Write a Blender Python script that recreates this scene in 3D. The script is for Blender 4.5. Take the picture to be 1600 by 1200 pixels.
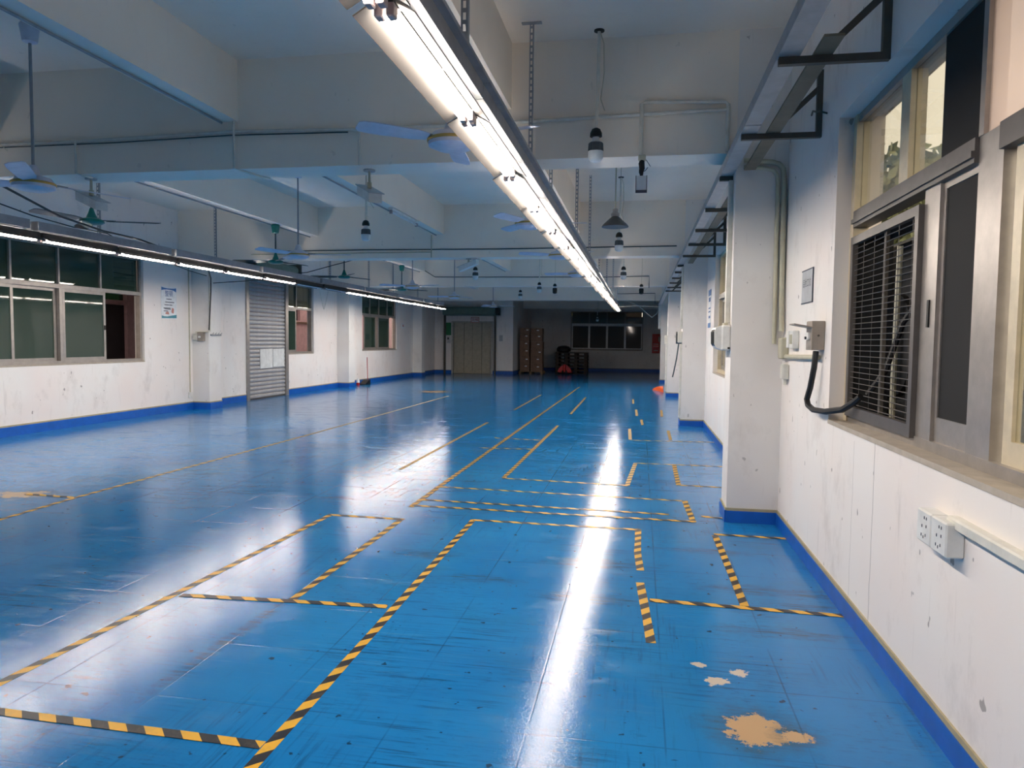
import bpy, math, random
from mathutils import Vector, Matrix

sc = bpy.context.scene
for o in list(bpy.data.objects):
    bpy.data.objects.remove(o, do_unlink=True)
COL = sc.collection
rnd = random.Random(7)
PI = math.pi

# ------------------------------------------------------------------ camera
YAW, PIT, ROL, FPX = 0.17328, 0.05909, 0.01124, 1140.0
fw = Vector((-math.sin(YAW) * math.cos(PIT), math.cos(YAW) * math.cos(PIT), -math.sin(PIT)))
rt = Vector((math.cos(YAW), math.sin(YAW), 0.0))
up = rt.cross(fw)
r2 = rt * math.cos(ROL) + up * math.sin(ROL)
u2 = -rt * math.sin(ROL) + up * math.cos(ROL)
cam_d = bpy.data.cameras.new('camera')
cam_d.sensor_fit = 'HORIZONTAL'
cam_d.sensor_width = 36.0
cam_d.lens = FPX / 1600.0 * 36.0
cam_d.clip_start = 0.05
cam_d.clip_end = 300
cam = bpy.data.objects.new('camera', cam_d)
COL.objects.link(cam)
cam.matrix_world = Matrix(((r2.x, u2.x, -fw.x, 0.0), (r2.y, u2.y, -fw.y, 0.0), (r2.z, u2.z, -fw.z, 1.5), (0, 0, 0, 1)))
sc.camera = cam

# ------------------------------------------------------------------ world and exposure
SKY_COL, SKY_STR = (1.0, 0.87, 0.68), 1.2
TUBE_STR = 66.0
w = bpy.data.worlds.new('evening_sky')
sc.world = w
w.use_nodes = True
w.node_tree.nodes['Background'].inputs[0].default_value = (*SKY_COL, 1)
w.node_tree.nodes['Background'].inputs[1].default_value = SKY_STR
sc.view_settings.view_transform = 'Standard'
sc.view_settings.look = 'None'
sc.view_settings.gamma = 1.0
sc.view_settings.exposure = 0.64
sc.view_settings.use_curve_mapping = False
try:
    sc.cycles.use_denoising = True
    sc.cycles.sample_clamp_indirect = 6.0
    sc.cycles.max_bounces = 7
    sc.cycles.diffuse_bounces = 4
    sc.cycles.glossy_bounces = 3
    sc.cycles.caustics_reflective = False
    sc.cycles.caustics_refractive = False
    sc.cycles.adaptive_threshold = 0.035
    sc.cycles.transparent_max_bounces = 10
except Exception:
    pass


# ------------------------------------------------------------------ materials
def srgb(r, g, b):
    f = lambda c: (c / 255 / 12.92) if c / 255 <= 0.04045 else ((c / 255 + 0.055) / 1.055) ** 2.4
    return (f(r), f(g), f(b))


class NT:
    """small helper to wire shader nodes"""
    def __init__(s, name):
        s.m = bpy.data.materials.new(name)
        s.m.use_nodes = True
        s.t = s.m.node_tree
        s.t.nodes.clear()
        s.out = s.t.nodes.new('ShaderNodeOutputMaterial')

    def n(s, typ, **kw):
        nd = s.t.nodes.new('ShaderNode' + typ)
        for k, v in kw.items():
            setattr(nd, k, v)
        return nd

    def l(s, a, b):
        s.t.links.new(a, b)

    def val(s, sock, v):
        if isinstance(v, bpy.types.NodeSocket):
            s.l(v, sock)
        elif isinstance(v, (tuple, list)) and len(v) == 3 and sock.type == 'RGBA':
            sock.default_value = (*v, 1)
        else:
            sock.default_value = v

    def math(s, op, a, b=0.0, clamp=False):
        nd = s.n('Math', operation=op, use_clamp=clamp)
        s.val(nd.inputs[0], a)
        s.val(nd.inputs[1], b)
        return nd.outputs[0]

    def mix(s, fac, a, b, blend='MIX'):
        nd = s.n('Mix', data_type='RGBA', blend_type=blend)
        s.val(nd.inputs[0], fac)
        s.val(nd.inputs[6], a)
        s.val(nd.inputs[7], b)
        return nd.outputs[2]

    def pos(s, scale=(1, 1, 1), rot=(0, 0, 0), obj=False):
        if obj:
            v = s.n('TexCoord').outputs['Object']
        else:
            v = s.n('NewGeometry').outputs['Position']
        mp = s.n('Mapping')
        mp.inputs['Scale'].default_value = scale
        mp.inputs['Rotation'].default_value = rot
        s.l(v, mp.inputs[0])
        return mp.outputs[0]

    def noise(s, vec, scale, detail=3, rough=0.5):
        nd = s.n('TexNoise')
        nd.inputs['Scale'].default_value = scale
        nd.inputs['Detail'].default_value = detail
        nd.inputs['Roughness'].default_value = rough
        s.l(vec, nd.inputs['Vector'])
        return nd.outputs['Fac']

    def step(s, v, a, b):
        nd = s.n('MapRange')
        nd.inputs[1].default_value = a
        nd.inputs[2].default_value = b
        s.l(v, nd.inputs[0])
        return nd.outputs[0]

    def bump(s, h, strength=0.2, dist=0.01):
        nd = s.n('Bump')
        nd.inputs['Strength'].default_value = strength
        nd.inputs['Distance'].default_value = dist
        s.l(h, nd.inputs['Height'])
        return nd.outputs[0]

    def bsdf(s, col, rough=0.5, metal=0.0, normal=None, spec=0.5):
        b = s.n('BsdfPrincipled')
        s.val(b.inputs['Base Color'], col)
        s.val(b.inputs['Roughness'], rough)
        s.val(b.inputs['Metallic'], metal)
        b.inputs['Specular IOR Level'].default_value = spec
        if normal:
            s.l(normal, b.inputs['Normal'])
        s.l(b.outputs[0], s.out.inputs[0])
        return b


def plain(name, rgb, rough=0.5, metal=0.0, var=0.12, scale=9.0, spec=0.5, bump=0.0):
    t = NT(name)
    p = t.pos(obj=True)
    f = t.noise(p, scale, 4, 0.6)
    dark = tuple(c * (1 - var) for c in rgb)
    light = tuple(min(1, c * (1 + var)) for c in rgb)
    c = t.mix(t.step(f, 0.3, 0.7), dark, light)
    nm = t.bump(t.noise(p, scale * 8, 2), bump, 0.003) if bump else None
    t.bsdf(c, t.step(f, -1.5 + 2.5 * (1 - rough) * 0.2, 2.0) if False else rough, metal, nm, spec)
    return t.m


def wall_paint(name, base, warm, dirt=0.5, crack=None):
    t = NT(name)
    p = t.pos()
    big = t.noise(p, 0.9, 3, 0.55)
    c = t.mix(t.step(big, 0.35, 0.7), base, warm)
    # smudges and rubbed patches
    sm = t.step(t.noise(t.pos((1.3, 1.3, 0.8)), 2.2, 6, 0.7), 0.55, 0.78)
    c = t.mix(t.math('MULTIPLY', sm, 0.30 * dirt), c, srgb(150, 138, 126))
    # runs and thin vertical scuffs
    st = t.step(t.noise(t.pos((14, 14, 1.1)), 1.0, 3, 0.6), 0.64, 0.76)
    c = t.mix(t.math('MULTIPLY', st, 0.22 * dirt), c, srgb(140, 132, 124))
    # small chips
    ch = t.step(t.noise(t.pos((9, 9, 6)), 1.6, 2, 0.4), 0.745, 0.765)
    c = t.mix(t.math('MULTIPLY', ch, 0.6 * dirt), c, srgb(95, 88, 84))
    if crack:
        sx = t.n('SeparateXYZ')
        t.l(t.n('NewGeometry').outputs['Position'], sx.inputs[0])
        for (yc, ztop, wd) in crack:
            off = t.math('MULTIPLY', t.math('SUBTRACT', t.noise(t.pos((0, 0, 1)), 5, 3), 0.5), 0.035)
            dd = t.math('ABSOLUTE', t.math('SUBTRACT', t.math('ADD', sx.outputs[1], off), yc))
            ln = t.math('MULTIPLY', t.math('SUBTRACT', 1.0, t.step(dd, wd * 0.4, wd)), t.math('LESS_THAN', sx.outputs[2], ztop))
            c = t.mix(t.math('MULTIPLY', ln, 0.75), c, srgb(92, 86, 84))
    nm = t.bump(t.noise(p, 38, 3), 0.12, 0.004)
    t.bsdf(c, 0.75, 0, nm, 0.3)
    return t.m


M = {}
M['wall'] = wall_paint('white_wall_paint', srgb(237, 235, 231), srgb(238, 228, 222), 1.0)
M['wall_r'] = wall_paint('white_wall_paint_cracked', srgb(237, 235, 231), srgb(238, 228, 222), 1.0, [(3.83, 1.03, 0.004), (4.18, 0.98, 0.002)])
M['pale'] = wall_paint('white_ceiling_paint', srgb(246, 236, 222), srgb(240, 230, 217), 0.22)
M['column'] = wall_paint('white_column_paint', srgb(234, 232, 228), srgb(226, 220, 215), 0.7)


def floor_mat():
    t = NT('blue_floor_paint')
    P = t.n('NewGeometry').outputs['Position']
    sx = t.n('SeparateXYZ')
    t.l(P, sx.inputs[0])
    X, Y = sx.outputs[0], sx.outputs[1]
    p = t.pos()
    c = t.mix(t.step(t.noise(p, 0.7, 3), 0.35, 0.65), srgb(22, 112, 178), srgb(30, 128, 194))
    # rubbed, dulled paint in big blotches
    dull = t.step(t.noise(t.pos((1, 0.55, 1)), 0.85, 6, 0.68), 0.5, 0.72)
    c = t.mix(t.math('MULTIPLY', dull, 0.30), c, srgb(60, 138, 178))
    # greenish grime
    gr = t.step(t.noise(t.pos((0.9, 1.6, 1), (0, 0, 0.3)), 1.3, 6, 0.7), 0.56, 0.74)
    c = t.mix(t.math('MULTIPLY', gr, 0.35), c, srgb(40, 104, 128))
    # scuff streaks, mostly along and across the hall
    for sc_, ro, lo, hi, k, big in (((1.6, 34, 1), 0.05, 0.51, 0.63, 0.66, 0.48), ((30, 1.6, 1), 0.14, 0.53, 0.64, 0.42, 0.50), ((9, 40, 1), 0.5, 0.53, 0.65, 0.5, 0.49)):
        s_ = t.step(t.noise(t.pos(sc_, (0, 0, ro)), 1.4, 6, 0.7), lo, hi)
        where = t.step(t.noise(t.pos((1, 1, 1), (0, 0, ro * 3)), 1.1, 4, 0.6), big, big + 0.12)
        c = t.mix(t.math('MULTIPLY', t.math('MULTIPLY', s_, where), k), c, srgb(22, 50, 66))
    # pale rubbed streaks
    pl = t.step(t.noise(t.pos((2.2, 26, 1), (0, 0, -0.2)), 1.2, 6, 0.7), 0.56, 0.70)
    pw = t.step(t.noise(p, 0.8, 3, 0.5), 0.45, 0.6)
    c = t.mix(t.math('MULTIPLY', t.math('MULTIPLY', pl, pw), 0.35), c, srgb(96, 156, 190))
    # fine dark specks
    sp = t.step(t.noise(p, 17, 2, 0.5), 0.70, 0.73)
    c = t.mix(t.math('MULTIPLY', sp, 0.8), c, srgb(18, 34, 42))
    # patches where the paint has gone down to the screed
    wob = t.noise(t.pos((1, 1, 1), (0, 0, 0.3)), 9, 8, 0.78)
    scr = t.step(t.noise(t.pos((4, 46, 1), (0, 0, 0.08)), 1.0, 5, 0.7), 0.42, 0.62)
    for (cx, cy, rx, ry, ang, kind) in (
            (0.47, 2.88, 0.13, 0.13, 0, 0), (0.63, 2.86, 0.07, 0.05, 0, 0), (0.36, 3.27, 0.06, 0.05, 0, 2), (0.47, 3.38, 0.05, 0.04, 0, 2), (0.30, 3.43, 0.04, 0.03, 0, 2),
            (-0.96, 4.42, 0.16, 0.05, 0, 1), (-5.84, 20.45, 0.55, 0.5, 0, 0), (-1.42, 4.86, 0.14, 0.07, 0, 1), (-1.62, 4.84, 0.05, 0.05, 0, 1),
            (-1.985, 3.30, 0.028, 0.42, -0.05, 1), (-2.36, 2.76, 0.06, 0.015, 0.2, 1), (-5.72, 5.92, 0.28, 0.16, 0.1, 0), (-5.2, 5.0, 0.10, 0.03, 0, 1),
            (0.82, 4.55, 0.3, 0.06, 0, 1), (0.75, 3.9, 0.22, 0.05, 0, 1), (0.95, 4.32, 0.12, 0.04, 0, 1), (0.5, 5.35, 0.25, 0.05, 0, 1), (-0.25, 4.9, 0.28, 0.08, 0, 1), (-0.25, 4.2, 0.2, 0.05, 0, 1)):
        ca, sa = math.cos(ang), math.sin(ang)
        dx = t.math('SUBTRACT', X, cx)
        dy = t.math('SUBTRACT', Y, cy)
        ex = t.math('DIVIDE', t.math('ADD', t.math('MULTIPLY', dx, ca), t.math('MULTIPLY', dy, sa)), rx)
        ey = t.math('DIVIDE', t.math('SUBTRACT', t.math('MULTIPLY', dy, ca), t.math('MULTIPLY', dx, sa)), ry)
        d = t.math('SQRT', t.math('ADD', t.math('MULTIPLY', ex, ex), t.math('MULTIPLY', ey, ey)))
        d = t.math('ADD', d, t.math('MULTIPLY', t.math('SUBTRACT', wob, 0.5), 4.0 if kind else 3.0))
        halo = t.math('SUBTRACT', 1.0, t.step(d, 0.9, 1.9))
        core = t.math('SUBTRACT', 1.0, t.step(d, 0.75, 0.85))
        if kind == 1:
            c = t.mix(t.math('MULTIPLY', t.math('MULTIPLY', halo, scr), 0.75), c, srgb(44, 60, 58))
        elif kind == 2:
            c = t.mix(core, c, srgb(196, 186, 172))
        else:
            c = t.mix(t.math('MULTIPLY', t.math('MULTIPLY', halo, t.step(scr, -0.5, 1.0)), 0.75), c, srgb(52, 78, 86))
            c = t.mix(core, c, srgb(188, 156, 118))
    # joints of the old flags under the paint
    seam = None
    for src, off, pitch in ((X, 0.40, 0.524), (Y, 0.53, 0.535)):
        fr = t.math('FRACT', t.math('DIVIDE', t.math('ADD', src, off + 40 * pitch + pitch / 2), pitch))
        dd = t.math('ABSOLUTE', t.math('SUBTRACT', fr, 0.5))
        ln = t.math('SUBTRACT', 1.0, t.step(dd, 0.003, 0.010))
        seam = ln if seam is None else t.math('MAXIMUM', seam, ln)
    gap = t.step(t.noise(p, 1.7, 4, 0.6), 0.38, 0.6)
    seam = t.math('MULTIPLY', seam, gap)
    c = t.mix(t.math('MULTIPLY', seam, 0.65), c, srgb(22, 60, 86))
    rn = t.step(t.noise(t.pos((1.2, 9, 1), (0, 0, 0.06)), 1.6, 7, 0.75), 0.38, 0.72)
    pt = t.step(t.noise(t.pos((1, 1.6, 1), (0, 0, 0.1)), 2.6, 7, 0.72), 0.53, 0.63)
    rg = t.math('ADD', t.math('ADD', 0.07, t.math('MULTIPLY', rn, 0.11)), t.math('MULTIPLY', pt, 0.09))
    h = t.math('ADD', t.math('MULTIPLY', t.noise(p, 80, 3, 0.7), 0.8), t.math('MULTIPLY', t.noise(p, 7, 3, 0.5), 0.25))
    h = t.math('SUBTRACT', h, t.math('MULTIPLY', seam, 0.6))
    t.bsdf(c, rg, 0, t.bump(h, 0.14, 0.005), 0.24)
    return t.m


M['floor'] = floor_mat()


def tape_mat():
    t = NT('hazard_tape_print')
    uv = t.n('TexCoord').outputs['UV']
    s = t.n('SeparateXYZ')
    t.l(uv, s.inputs[0])
    fr = t.math('FRACT', t.math('DIVIDE', t.math('ADD', s.outputs[0], s.outputs[1]), 0.157))
    k = t.math('GREATER_THAN', fr, 0.5)
    c = t.mix(k, srgb(22, 24, 32), srgb(222, 170, 44))
    wn = t.step(t.noise(t.pos(), 9, 5, 0.7), 0.5, 0.75)
    c = t.mix(t.math('MULTIPLY', wn, 0.45), c, srgb(120, 110, 92))
    t.bsdf(c, 0.38, 0, None, 0.4)
    return t.m


M['tape'] = tape_mat()


def glass_mat(name, tint, rough=0.02, refl=1.0, dust=None, df=0.0):
    t = NT(name)
    tr = t.n('BsdfTransparent')
    tr.inputs[0].default_value = (*tint, 1)
    gl = t.n('BsdfGlossy')
    gl.inputs['Roughness'].default_value = rough
    gl.inputs['Color'].default_value = (refl, refl, refl, 1)
    fr = t.n('Fresnel')
    bf = t.n('NewGeometry').outputs['Backfacing']
    t.l(t.math('SUBTRACT', 1.5, t.math('MULTIPLY', bf, 1.5 - 1 / 1.5)), fr.inputs[0])
    mx = t.n('MixShader')
    t.l(fr.outputs[0], mx.inputs[0])
    body = tr.outputs[0]
    if dust:
        di = t.n('BsdfDiffuse')
        di.inputs[0].default_value = (*dust, 1)
        m0 = t.n('MixShader')
        m0.inputs[0].default_value = df
        t.l(body, m0.inputs[1])
        t.l(di.outputs[0], m0.inputs[2])
        body = m0.outputs[0]
    t.l(body, mx.inputs[1])
    t.l(gl.outputs[0], mx.inputs[2])
    t.l(mx.outputs[0], t.out.inputs[0])
    return t.m


M['glass_clear'] = glass_mat('clear_glass', (0.88, 0.88, 0.84), 0.02, 1.0, srgb(200, 196, 176), 0.12)
M['glass_green'] = glass_mat('green_tinted_glass', (0.10, 0.19, 0.13), 0.03, 1.0, srgb(62, 84, 72), 0.6)
M['glass_pale'] = glass_mat('pale_green_glass', (0.34, 0.42, 0.34), 0.03, 1.0, srgb(110, 116, 100), 0.4)
M['glass_brown'] = glass_mat('brown_tinted_glass', (0.22, 0.20, 0.18), 0.05, 1.0, srgb(96, 96, 94), 0.6)


def frosted():
    t = NT('white_window_film')
    a = t.n('BsdfTranslucent')
    a.inputs[0].default_value = (*srgb(250, 236, 230), 1)
    b = t.n('BsdfDiffuse')
    b.inputs[0].default_value = (*srgb(232, 220, 216), 1)
    c = t.n('BsdfTransparent')
    c.inputs[0].default_value = (*srgb(240, 238, 240), 1)
    m1, m2 = t.n('MixShader'), t.n('MixShader')
    nz = t.noise(t.pos(obj=True), 3, 3)
    t.l(t.step(nz, -0.2, 2.4), m1.inputs[0])
    t.l(a.outputs[0], m1.inputs[1])
    t.l(b.outputs[0], m1.inputs[2])
    m2.inputs[0].default_value = 0.30
    t.l(m1.outputs[0], m2.inputs[1])
    t.l(c.outputs[0], m2.inputs[2])
    t.l(m2.outputs[0], t.out.inputs[0])
    return t.m


M['film'] = frosted()


def emitter(name, col, strength):
    t = NT(name)
    e = t.n('Emission')
    e.inputs[0].default_value = (*col, 1)
    e.inputs[1].default_value = strength
    t.l(e.outputs[0], t.out.inputs[0])
    return t.m


M['tube_on'] = emitter('lit_tube', (1.0, 0.885, 0.775), TUBE_STR)
M['tube_off'] = plain('unlit_tube', srgb(214, 220, 224), 0.3)
for k_, rgb_, ro_, me_ in (
        ('base_blue', (12, 92, 184), .42, 0), ('tile_edge', (170, 160, 128), .6, 0), ('galv', (172, 174, 176), .45, .25), ('galv_dark', (150, 153, 158), .55, .1),
        ('batten', (50, 46, 42), .6, 0), ('holder', (168, 150, 148), .5, 0), ('rust_steel', (84, 80, 74), .6, .2), ('board', (128, 116, 98), .7, 0),
        ('alu', (168, 162, 156), .38, .55), ('alu_dark', (104, 100, 98), .45, .5), ('alu_white', (196, 196, 196), .4, .2), ('alu_cream', (214, 200, 172), .4, .1),
        ('fan_white', (206, 208, 222), .35, 0), ('fan_green', (22, 116, 108), .35, 0), ('fan_dark', (52, 70, 78), .45, 0), ('brass', (190, 160, 90), .35, .6),
        ('pvc', (214, 212, 202), .45, 0), ('pvc_old', (190, 186, 164), .5, 0), ('black', (18, 19, 22), .5, 0), ('black_board', (12, 13, 15), .8, 0),
        ('box_grey', (150, 140, 130), .4, .1), ('white_plastic', (222, 222, 218), .35, 0), ('led_dome', (206, 214, 218), .3, 0), ('heatsink', (92, 98, 104), .4, .3),
        ('shutter', (168, 168, 170), .45, .15), ('hood', (112, 134, 122), .5, .1), ('paper', (216, 218, 216), .8, 0), ('elev', (176, 168, 148), .55, .0), ('elev_frame', (176, 174, 166), .5, 0),
        ('card', (132, 104, 86), .8, 0), ('card_top', (112, 90, 76), .8, 0), ('red', (186, 30, 34), .45, 0), ('dark_wood', (56, 48, 42), .8, 0), ('pallet_wood', (136, 112, 84), .8, 0),
        ('orange', (232, 96, 34), .6, 0), ('pink_tile', (214, 178, 190), .5, 0), ('dark_door', (44, 38, 48), .5, 0), ('ext_wall', (190, 178, 156), .8, 0), ('concrete', (150, 146, 138), .85, 0),
        ('leaf', (72, 92, 46), .6, 0), ('leaf_dark', (134, 140, 104), .6, 0), ('bark', (80, 66, 52), .9, 0), ('sill', (176, 166, 152), .8, 0), ('poster_white', (226, 230, 232), .4, 0), ('poster_blue', (52, 116, 176), .4, 0),
        ('poster_teal', (60, 136, 152), .4, 0), ('ink', (60, 66, 80), .6, 0), ('ink_blue', (30, 84, 150), .6, 0), ('ink_pink', (200, 140, 130), .6, 0), ('green_sign', (30, 110, 66), .5, 0), ('smoke', (70, 74, 78), .15, 0), ('ext_shade', (34, 36, 38), .7, 0), ('notice_grey', (176, 180, 184), .6, 0), ('brown_tile', (112, 84, 72), .6, 0), ('asphalt', (104, 100, 96), .9, 0)):
    M[k_] = plain(k_, srgb(*rgb_), ro_, me_)


# ------------------------------------------------------------------ mesh helpers
class MB:
    def __init__(s):
        s.v, s.f, s.uv = [], [], None

    def add(s, vs, fs):
        b = len(s.v)
        s.v += [tuple(v) for v in vs]
        s.f += [tuple(i + b for i in f) for f in fs]
        return s

    def box(s, x0, x1, y0, y1, z0, z1):
        vs = [(x, y, z) for z in (z0, z1) for y in (y0, y1) for x in (x0, x1)]
        return s.add(vs, [(0, 2, 3, 1), (4, 5, 7, 6), (0, 1, 5, 4), (2, 6, 7, 3), (0, 4, 6, 2), (1, 3, 7, 5)])

    def bevbox(s, x0, x1, y0, y1, z0, z1, b=0.01):
        """box with chamfered edges"""
        vs, idx = [], {}
        for ix, x in enumerate((x0, x1)):
            for iy, y in enumerate((y0, y1)):
                for iz, z in enumerate((z0, z1)):
                    sx_, sy_, sz_ = (1, -1)[ix], (1, -1)[iy], (1, -1)[iz]
                    for a, pnt in enumerate(((x, y + sy_ * b, z + sz_ * b), (x + sx_ * b, y, z + sz_ * b), (x + sx_ * b, y + sy_ * b, z))):
                        idx[ix, iy, iz, a] = len(vs)
                        vs.append(pnt)
        fs = []
        I = lambda x, y, z, a: idx[x, y, z, a]
        fs += [(I(0, 0, 0, 0), I(0, 0, 1, 0), I(0, 1, 1, 0), I(0, 1, 0, 0)), (I(1, 0, 0, 0), I(1, 1, 0, 0), I(1, 1, 1, 0), I(1, 0, 1, 0)),
               (I(0, 0, 0, 1), I(1, 0, 0, 1), I(1, 0, 1, 1), I(0, 0, 1, 1)), (I(0, 1, 0, 1), I(0, 1, 1, 1), I(1, 1, 1, 1), I(1, 1, 0, 1)),
               (I(0, 0, 0, 2), I(0, 1, 0, 2), I(1, 1, 0, 2), I(1, 0, 0, 2)), (I(0, 0, 1, 2), I(1, 0, 1, 2), I(1, 1, 1, 2), I(0, 1, 1, 2))]
        for i in (0, 1):
            for j in (0, 1):
                fs.append((I(i, j, 0, 0), I(i, j, 1, 0), I(i, j, 1, 1), I(i, j, 0, 1)))
                fs.append((I(i, 0, j, 0), I(i, 1, j, 0), I(i, 1, j, 2), I(i, 0, j, 2)))
                fs.append((I(0, i, j, 1), I(1, i, j, 1), I(1, i, j, 2), I(0, i, j, 2)))
        for i in (0, 1):
            for j in (0, 1):
                for k in (0, 1):
                    fs.append((I(i, j, k, 0), I(i, j, k, 1), I(i, j, k, 2)))
        return s.add(vs, fs)

    def tube(s, pts, r, seg=8, caps=True):
        pts = [Vector(p) for p in pts]
        n = len(pts)
        vs, fs = [], []
        prev = None
        for i, p in enumerate(pts):
            d = (pts[min(i + 1, n - 1)] - pts[max(i - 1, 0)]).normalized()
            if prev is None:
                a = Vector((0, 0, 1)) if abs(d.z) < 0.9 else Vector((1, 0, 0))
                e1 = d.cross(a).normalized()
            else:
                e1 = (prev - d * prev.dot(d)).normalized()
            prev = e1
            e2 = d.cross(e1)
            rr = r[i] if isinstance(r, (list, tuple)) else r
            for k in range(seg):
                an = 2 * PI * k / seg
                vs.append(p + e1 * (math.cos(an) * rr) + e2 * (math.sin(an) * rr))
        for i in range(n - 1):
            for k in range(seg):
                fs.append((i * seg + k, i * seg + (k + 1) % seg, (i + 1) * seg + (k + 1) % seg, (i + 1) * seg + k))
        if caps:
            fs.append(tuple(range(seg))[::-1])
            fs.append(tuple((n - 1) * seg + k for k in range(seg)))
        return s.add(vs, fs)

    def lathe(s, cx, cy, prof, seg=20, ribs=0):
        """prof: list of (radius, z) round a vertical axis"""
        vs, fs = [], []
        for (r, z) in prof:
            for k in range(seg):
                an = 2 * PI * k / seg
                rr = r * (1 - ribs * (k % 2))
                vs.append((cx + math.cos(an) * rr, cy + math.sin(an) * rr, z))
        for i in range(len(prof) - 1):
            for k in range(seg):
                fs.append((i * seg + k, i * seg + (k + 1) % seg, (i + 1) * seg + (k + 1) % seg, (i + 1) * seg + k))
        fs.append(tuple(range(seg)))
        fs.append(tuple((len(prof) - 1) * seg + k for k in range(seg))[::-1])
        return s.add(vs, fs)

    def prism(s, poly, axis, a, b):
        """poly in the two other axes, extruded along axis from a to b"""
        def pt(u, v, q):
            return {'x': (q, u, v), 'y': (u, q, v), 'z': (u, v, q)}[axis]
        n = len(poly)
        vs = [pt(u, v, a) for u, v in poly] + [pt(u, v, b) for u, v in poly]
        fs = [tuple(range(n)), tuple(range(2 * n - 1, n - 1, -1))]
        fs += [(i, i + n, (i + 1) % n + n, (i + 1) % n) for i in range(n)]
        return s.add(vs, fs)

    def mesh(s, name, mat, off=(0, 0, 0), smooth=False):
        me = bpy.data.meshes.new(name)
        me.from_pydata([(v[0] - off[0], v[1] - off[1], v[2] - off[2]) for v in s.v], [], s.f)
        if s.uv:
            lay = me.uv_layers.new(name='UVMap')
            for lp in me.loops:
                lay.data[lp.index].uv = s.uv[lp.vertex_index]
        me.materials.append(M[mat])
        import bmesh as _b
        bm = _b.new()
        bm.from_mesh(me)
        _b.ops.recalc_face_normals(bm, faces=bm.faces)
        bm.to_mesh(me)
        bm.free()
        if smooth:
            me.polygons.foreach_set('use_smooth', [True] * len(me.polygons))
            try:
                me.set_sharp_from_angle(angle=math.radians(40))
            except Exception:
                pass
        me.update()
        return me


def wloc(o):
    l = Vector(o.location)
    while o.parent:
        o = o.parent
        l += o.location
    return l


def link(name, me, parent=None, loc=(0, 0, 0)):
    o = bpy.data.objects.new(name, me)
    COL.objects.link(o)
    o.location = loc
    if parent is not None:
        o.parent = parent
    return o


def part(name, mb, mat, parent, smooth=False, label=None, stuff=False):
    o = link(name, mb.mesh(name, mat, wloc(parent), smooth), parent)
    if label:
        o['label'] = label
    if stuff:
        o['kind'] = 'stuff'
    return o


def tag(o, label, cat, group=None):
    o['label'] = label
    o['category'] = cat
    if group:
        o['group'] = group
    return o


def root(name, loc, label=None, cat=None, group=None):
    o = link(name, None, None, loc)
    o.empty_display_size = 0.1
    if label:
        tag(o, label, cat, group)
    return o


def solo(name, mb, mat, base, label, cat, group=None, smooth=False):
    return tag(link(name, mb.mesh(name, mat, base, smooth), None, base), label, cat, group)


def struct(name, mb=None, mat=None, base=(0, 0, 0)):
    o = link(name, mb.mesh(name, mat, base) if mb else None, None, base)
    if not mb:
        o.empty_display_size = 0.1
    o['kind'] = 'structure'
    return o


def dup(src, loc, rotz=None, label=None, group=None):
    def cp(a, par):
        c = a.copy()
        COL.objects.link(c)
        c.parent = par
        for ch in a.children:
            cp(ch, c)
        return c
    r = cp(src, None)
    r.location = loc
    if rotz is not None:
        r.rotation_euler = (0, 0, rotz)
    if label:
        r['label'] = label
    if group:
        r['group'] = group
    return r


def text_part(name, body, size, origin, xdir, mat, parent, normal_off=(0, 0, 0)):
    """flat lettering as a mesh; origin is the middle of the text, xdir the reading direction, up is Z"""
    cu = bpy.data.curves.new('txt', 'FONT')
    cu.body = body
    cu.size = size
    cu.align_x = 'CENTER'
    cu.align_y = 'CENTER'
    cu.resolution_u = 2
    tmp = bpy.data.objects.new('txt', cu)
    COL.objects.link(tmp)
    bpy.context.view_layer.update()
    me = bpy.data.meshes.new_from_object(tmp)
    bpy.data.objects.remove(tmp, do_unlink=True)
    xd = Vector(xdir)
    o_ = Vector(origin) - wloc(parent)
    for v in me.vertices:
        c = v.co.copy()
        v.co = o_ + xd * c.x + Vector((0, 0, 1)) * c.y
    me.materials.clear()
    me.materials.append(M[mat])
    return link(name, me, parent)


ORD = ['first', 'second', 'third', 'fourth', 'fifth', 'sixth', 'seventh', 'eighth', 'ninth', 'tenth', 'eleventh', 'twelfth', 'thirteenth', 'fourteenth', 'fifteenth', 'sixteenth', 'seventeenth', 'eighteenth', 'nineteenth', 'twentieth', 'twenty-first', 'twenty-second', 'twenty-third']

# ------------------------------------------------------------------ the hall: dimensions in metres
XL, XR = -9.2, 1.15            # inner faces of the long walls
Y0, YF = -9.0, 37.6            # back wall, far wall
YE, XE = 32.1, -5.6            # goods lift block
ZC = 4.03                      # ceiling
ZB = 3.05                      # underside of cross beams
BAY = 7.15
BEAMS = [6.28 + BAY * k for k in range(-2, 5)]


def wall_cells(mb, axis, t0, t1, a0, a1, z0, z1, holes):
    """a wall of thickness t0..t1 from a0 to a1, with rectangular holes (a0,a1,z0,z1)"""
    As = sorted({a0, a1} | {h[0] for h in holes} | {h[1] for h in holes})
    for i in range(len(As) - 1):
        p, q = As[i], As[i + 1]
        hs = sorted([(h[2], h[3]) for h in holes if h[0] <= p + 1e-6 and h[1] >= q - 1e-6])
        z = z0
        for (lo, hi) in hs + [(z1, z1)]:
            if lo > z + 1e-6:
                if axis == 'x':
                    mb.box(t0, t1, p, q, z, lo)
                else:
                    mb.box(p, q, t0, t1, z, lo)
            z = hi
    return mb


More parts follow.
